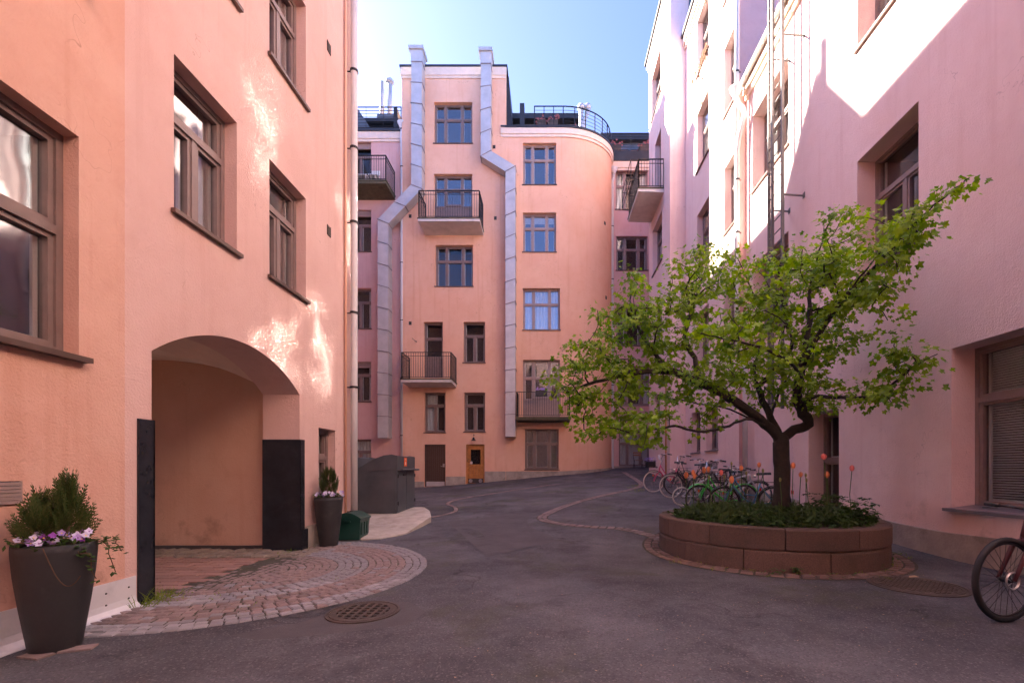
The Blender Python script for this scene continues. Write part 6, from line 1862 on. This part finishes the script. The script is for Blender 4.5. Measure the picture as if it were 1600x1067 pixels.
# ================================================================== planting in the planter
random.seed(5)
cv = MB()
def lobed(mb, c, tip, nrm, s):
    tip = tip.normalized(); r = tip.cross(nrm).normalized(); nrm = r.cross(tip)
    for q in (-1, 0, 1):
        d = (tip + r * q * .9).normalized(); e = d.cross(nrm)
        mb.add([c, c + d * s * .55 + e * s * .28 + nrm * s * .08, c + d * s - nrm * s * .12, c + d * s * .55 - e * s * .28 + nrm * s * .08], [(0, 1, 2, 3)])
for k in range(5200):
    a = random.uniform(0, 6.283); rr = (PR - .20) * math.sqrt(random.random())
    hh = .17 * (1 - (rr / PR) ** 4) + .05
    x, y = PX + rr * math.cos(a), PY + rr * math.sin(a)
    lump = .05 * math.sin(x * 5.1 + 1) * math.cos(y * 4.3)
    c = Vector((x, y, plz + .48 + hh * random.uniform(.15, 1.0) + lump))
    if rr > PR - .34: c.z -= .03; c.x += .06 * math.cos(a); c.y += .06 * math.sin(a)
    lobed(cv, c, Vector((random.gauss(0, 1) + math.cos(a) * .6, random.gauss(0, 1) + math.sin(a) * .6, random.uniform(-.4, .3))), Vector((random.gauss(0, .4), random.gauss(0, .4), 1)), random.uniform(.035, .07))
for k in range(300):                            # taller leafy stems at the right rim
    a = random.uniform(-.9, .5); rr = random.uniform(.75, 1.42)
    c = Vector((PX + rr * math.cos(a), PY + rr * math.sin(a), plz + .55 + random.uniform(.05, .34) * (1 if random.random() < .4 else .5)))
    lobed(cv, c, Vector((random.gauss(0, 1), random.gauss(0, 1), random.uniform(-.3, .3))), Vector((random.gauss(0, .4), random.gauss(0, .4), 1)), random.uniform(.05, .09))
o = cv.build('ground_cover', 'cover', fix=False); o['kind'] = 'stuff'; o['label'] = 'dark green leafy ground cover filling the granite planter'; o['category'] = 'ground cover'
# broad strap leaves between the tulips
st = MB()
for k in range(330):
    a = random.uniform(0, 6.283); rr = random.uniform(.15, 1.15); x, y = PX + rr * math.cos(a) - .1, PY + rr * math.sin(a)
    if random.random() < .35: x, y = PX - random.uniform(.2, 1.1), PY - random.uniform(-.2, .7)
    d = Vector((random.gauss(0, .5), random.gauss(0, .5), 1)).normalized(); L = random.uniform(.18, .36); w_ = random.uniform(.012, .024)
    s_ = d.cross(Vector((random.uniform(-1, 1), random.uniform(-1, 1), 0))).normalized(); b = Vector((x, y, plz + .52)); prev = None
    bend = Vector((d.x, d.y, -.35)) * random.uniform(.1, .6)
    vs = []
    for q in range(5):
        t = q / 4; p = b + d * L * t + bend * L * t * t; ww = w_ * (math.sin(math.pi * (.15 + .85 * t)) + .05)
        vs += [p - s_ * ww, p + s_ * ww]
    st.add(vs, [(2 * q, 2 * q + 1, 2 * q + 3, 2 * q + 2) for q in range(4)])
o = st.build('strap_leaves', 'tulip_leaf', fix=False); o['kind'] = 'stuff'; o['label'] = 'upright strap-shaped tulip leaves standing in the granite planter'; o['category'] = 'leaves'
# tulips one by one: (px, py of the bloom, colour, depth)
tul = [(1072, 742, 'orange', 6.5), (1083, 738, 'orange', 6.7), (1085, 743, 'orange', 6.4), (1100, 734, 'orange', 6.9), (1107, 733, 'orange', 7.2), (1127, 738, 'pink', 6.4), (1132, 745, 'green', 6.2), (1108, 746, 'green', 6.3), (1143, 724, 'green', 6.6), (1143, 749, 'orange', 6.1),
       (1158, 731, 'orange', 6.4), (1166, 739, 'green', 6.3), (1186, 726, 'orange', 6.6), (1192, 735, 'green', 6.2), (1219, 749, 'green', 6.0), (1239, 727, 'orange', 6.3), (1251, 741, 'orange', 6.1), (1259, 742, 'green', 6.2), (1260, 750, 'green', 6.0), (1287, 713, 'pink', 6.0), (1292, 741, 'orange', 6.1), (1331, 731, 'pink', 6.1)]
tul.sort(key=lambda t: t[0])
ordn = ['first', 'second', 'third', 'fourth', 'fifth', 'sixth', 'seventh', 'eighth', 'ninth', 'tenth', 'eleventh', 'twelfth']
cnt = {}
nice = {'orange': 'orange tulip in bloom', 'pink': 'pink tulip in bloom', 'green': 'closed greenish tulip bud'}
for (px, py, col, D) in tul:
    k = cnt.get(col, 0); cnt[col] = k + 1
    top = P(px, py, D); top.x = min(top.x, PX + 1.3)
    lab = f'{nice[col]}, {ordn[k]} of that colour from the left in the planter'
    foot = Vector((top.x + random.uniform(-.05, .05), top.y + random.uniform(-.05, .05), plz + .5))
    t = thing('tulip', lab, 'tulip', foot, 'tulips in the granite planter')
    mid = foot.lerp(top, .55) + Vector((random.uniform(-.03, .03), random.uniform(-.02, .02), 0))
    MB().tube([foot, mid, top - Vector((0, 0, .03))], .0055, 6, cap=False).build('stem', 'tulip_leaf', t, smooth=True, fix=False)
    h = (.088 if col != 'green' else .06) * random.uniform(.9, 1.15)
    w_ = h * (.33 if col != 'green' else .25)
    if px == 1287: h, w_ = .085, .036
    fo = None
    for q in range(6):
        a = q * math.pi / 3; mb = MB(); vs = []
        rr = w_ * (1 if q % 2 else .9)
        for (u, rz, hw) in ((0, .35, .25), (.25, .85, .55), (.55, 1.0, .6), (.8, .75, .45), (1, .22, .08)):
            for s_ in (-1, 1):
                b = a + s_ * hw * .9; vs.append(top + Vector((rr * rz * math.cos(b), rr * rz * math.sin(b), (u - .5) * h)))
        mb.add(vs, [(2 * i, 2 * i + 1, 2 * i + 3, 2 * i + 2) for i in range(4)])
        mb.build('petal', {'orange': 'tulip_orange', 'pink': 'tulip_pink', 'green': 'tulip_green'}[col], t, fix=False, smooth=True)

# ================================================================== weeds, grass and litter
random.seed(9)
gr = MB()
def tuft(x, y, n, h, sp):
    for k in range(n):
        p = Vector((x + random.gauss(0, sp), y + random.gauss(0, sp), 0)); p.z = gz(p.x, p.y)
        d = Vector((random.gauss(0, .45), random.gauss(0, .45), 1)); L = h * random.uniform(.4, 1.1); s_ = d.cross(Vector((random.uniform(-1, 1), random.uniform(-1, 1), 0))).normalized() * .003
        q = p + d * L * .5; e = p + d * L + Vector((d.x, d.y, -.25)) * L * .35
        gr.add([p - s_, p + s_, q + s_ * .8, q - s_ * .8, e], [(0, 1, 2, 3), (3, 2, 4)])
for (px, py, n, h) in ((248, 938, 45, .13), (238, 945, 30, .17), (262, 930, 50, .09), (215, 950, 14, .2), (228, 940, 30, .12), (275, 928, 30, .06), (285, 935, 22, .05), (430, 862, 40, .07), (445, 858, 50, .08), (460, 856, 30, .06), (405, 866, 26, .05), (380, 868, 20, .05), (330, 935, 10, .05), (395, 948, 8, .05), (520, 905, 8, .04)):
    g = G(px, py); tuft(max(g.x, -3.9), g.y, n, h, .07)
for k in range(26):
    a = random.uniform(-2.9, .4); rr = PR + random.choice([.01, .02, .29]); tuft(PX + rr * math.cos(a), PY + rr * math.sin(a), random.randint(3, 12), .05, .04)
for k in range(14):
    g = G(random.uniform(985, 1003), random.uniform(757, 770)); tuft(g.x, g.y, 20, .05, .12)
o = gr.build('grass', 'grass', fix=False); o['kind'] = 'stuff'; o['label'] = 'small tufts of grass and weeds in the paving joints'; o['category'] = 'grass'
wd = MB()
for (px, py, n, s_) in ((1228, 893, 34, .055), (1240, 897, 22, .05), (1215, 899, 12, .04), (1195, 905, 8, .03), (1402, 868, 14, .04), (1398, 880, 10, .035), (1385, 893, 8, .03), (1330, 905, 10, .03), (1300, 906, 8, .03)):
    g = G(px, py)
    for k in range(n):
        c = g + Vector((random.gauss(0, .06), random.gauss(0, .03), random.uniform(.01, .09))); lobed(wd, c, Vector((random.gauss(0, 1), random.gauss(0, 1), .1)), Vector((random.gauss(0, .3), random.gauss(0, .3), 1)), s_ * random.uniform(.7, 1.2))
o = wd.build('weeds', 'tulip_leaf', fix=False); o['kind'] = 'stuff'; o['label'] = 'leafy weeds at the foot of the granite planter'; o['category'] = 'weeds'
lt = MB()
for k in range(170):
    g = G(random.uniform(700, 1520), random.uniform(880, 1060)) if k > 30 else G(random.uniform(900, 1000), random.uniform(790, 860))
    if (g.x - PX) ** 2 + (g.y - PY) ** 2 < (PR + .3) ** 2: continue
    s_ = random.uniform(.004, .012); a = random.uniform(0, 6)
    lt.add([(g.x + s_ * math.cos(a + q * 1.57) * (1 if q % 2 else .6), g.y + s_ * math.sin(a + q * 1.57) * (1 if q % 2 else .6), g.z + .004 + .003 * (q % 2)) for q in range(4)], [(0, 1, 2, 3)])
o = lt.build('leaf_litter', 'litter', fix=False); o['kind'] = 'stuff'; o['label'] = 'tiny pale bud scales scattered on the asphalt'; o['category'] = 'litter'
g = G(1428, 903)
mb = MB(); mb.add([(g.x - .06, g.y, g.z + .012), (g.x - .01, g.y - .03, g.z + .022), (g.x + .06, g.y - .005, g.z + .016), (g.x + .03, g.y + .03, g.z + .03), (g.x - .03, g.y + .035, g.z + .02)], [(0, 1, 2, 3, 4)])
o = mb.build('fallen_leaf', 'litter', fix=False); o['label'] = 'pale dry leaf lying on the manhole cover'; o['category'] = 'leaf'

wbx = thing('window_box', 'small black flower trough on the sill behind the maple branch', 'flower box', (XR + .1, 7.25, 4.76))
MB().hexa([(XR + .02, 7.02, 4.76), (XR + .16, 7.02, 4.76), (XR + .16, 7.5, 4.76), (XR + .02, 7.5, 4.76), (XR - .01, 6.99, 4.92), (XR + .19, 6.99, 4.92), (XR + .19, 7.53, 4.92), (XR - .01, 7.53, 4.92)]).build('trough', 'bike_black', wbx)
MB().box(XR + .01, XR + .17, 7.01, 7.51, 4.90, 4.925).build('soil', 'soil', wbx)
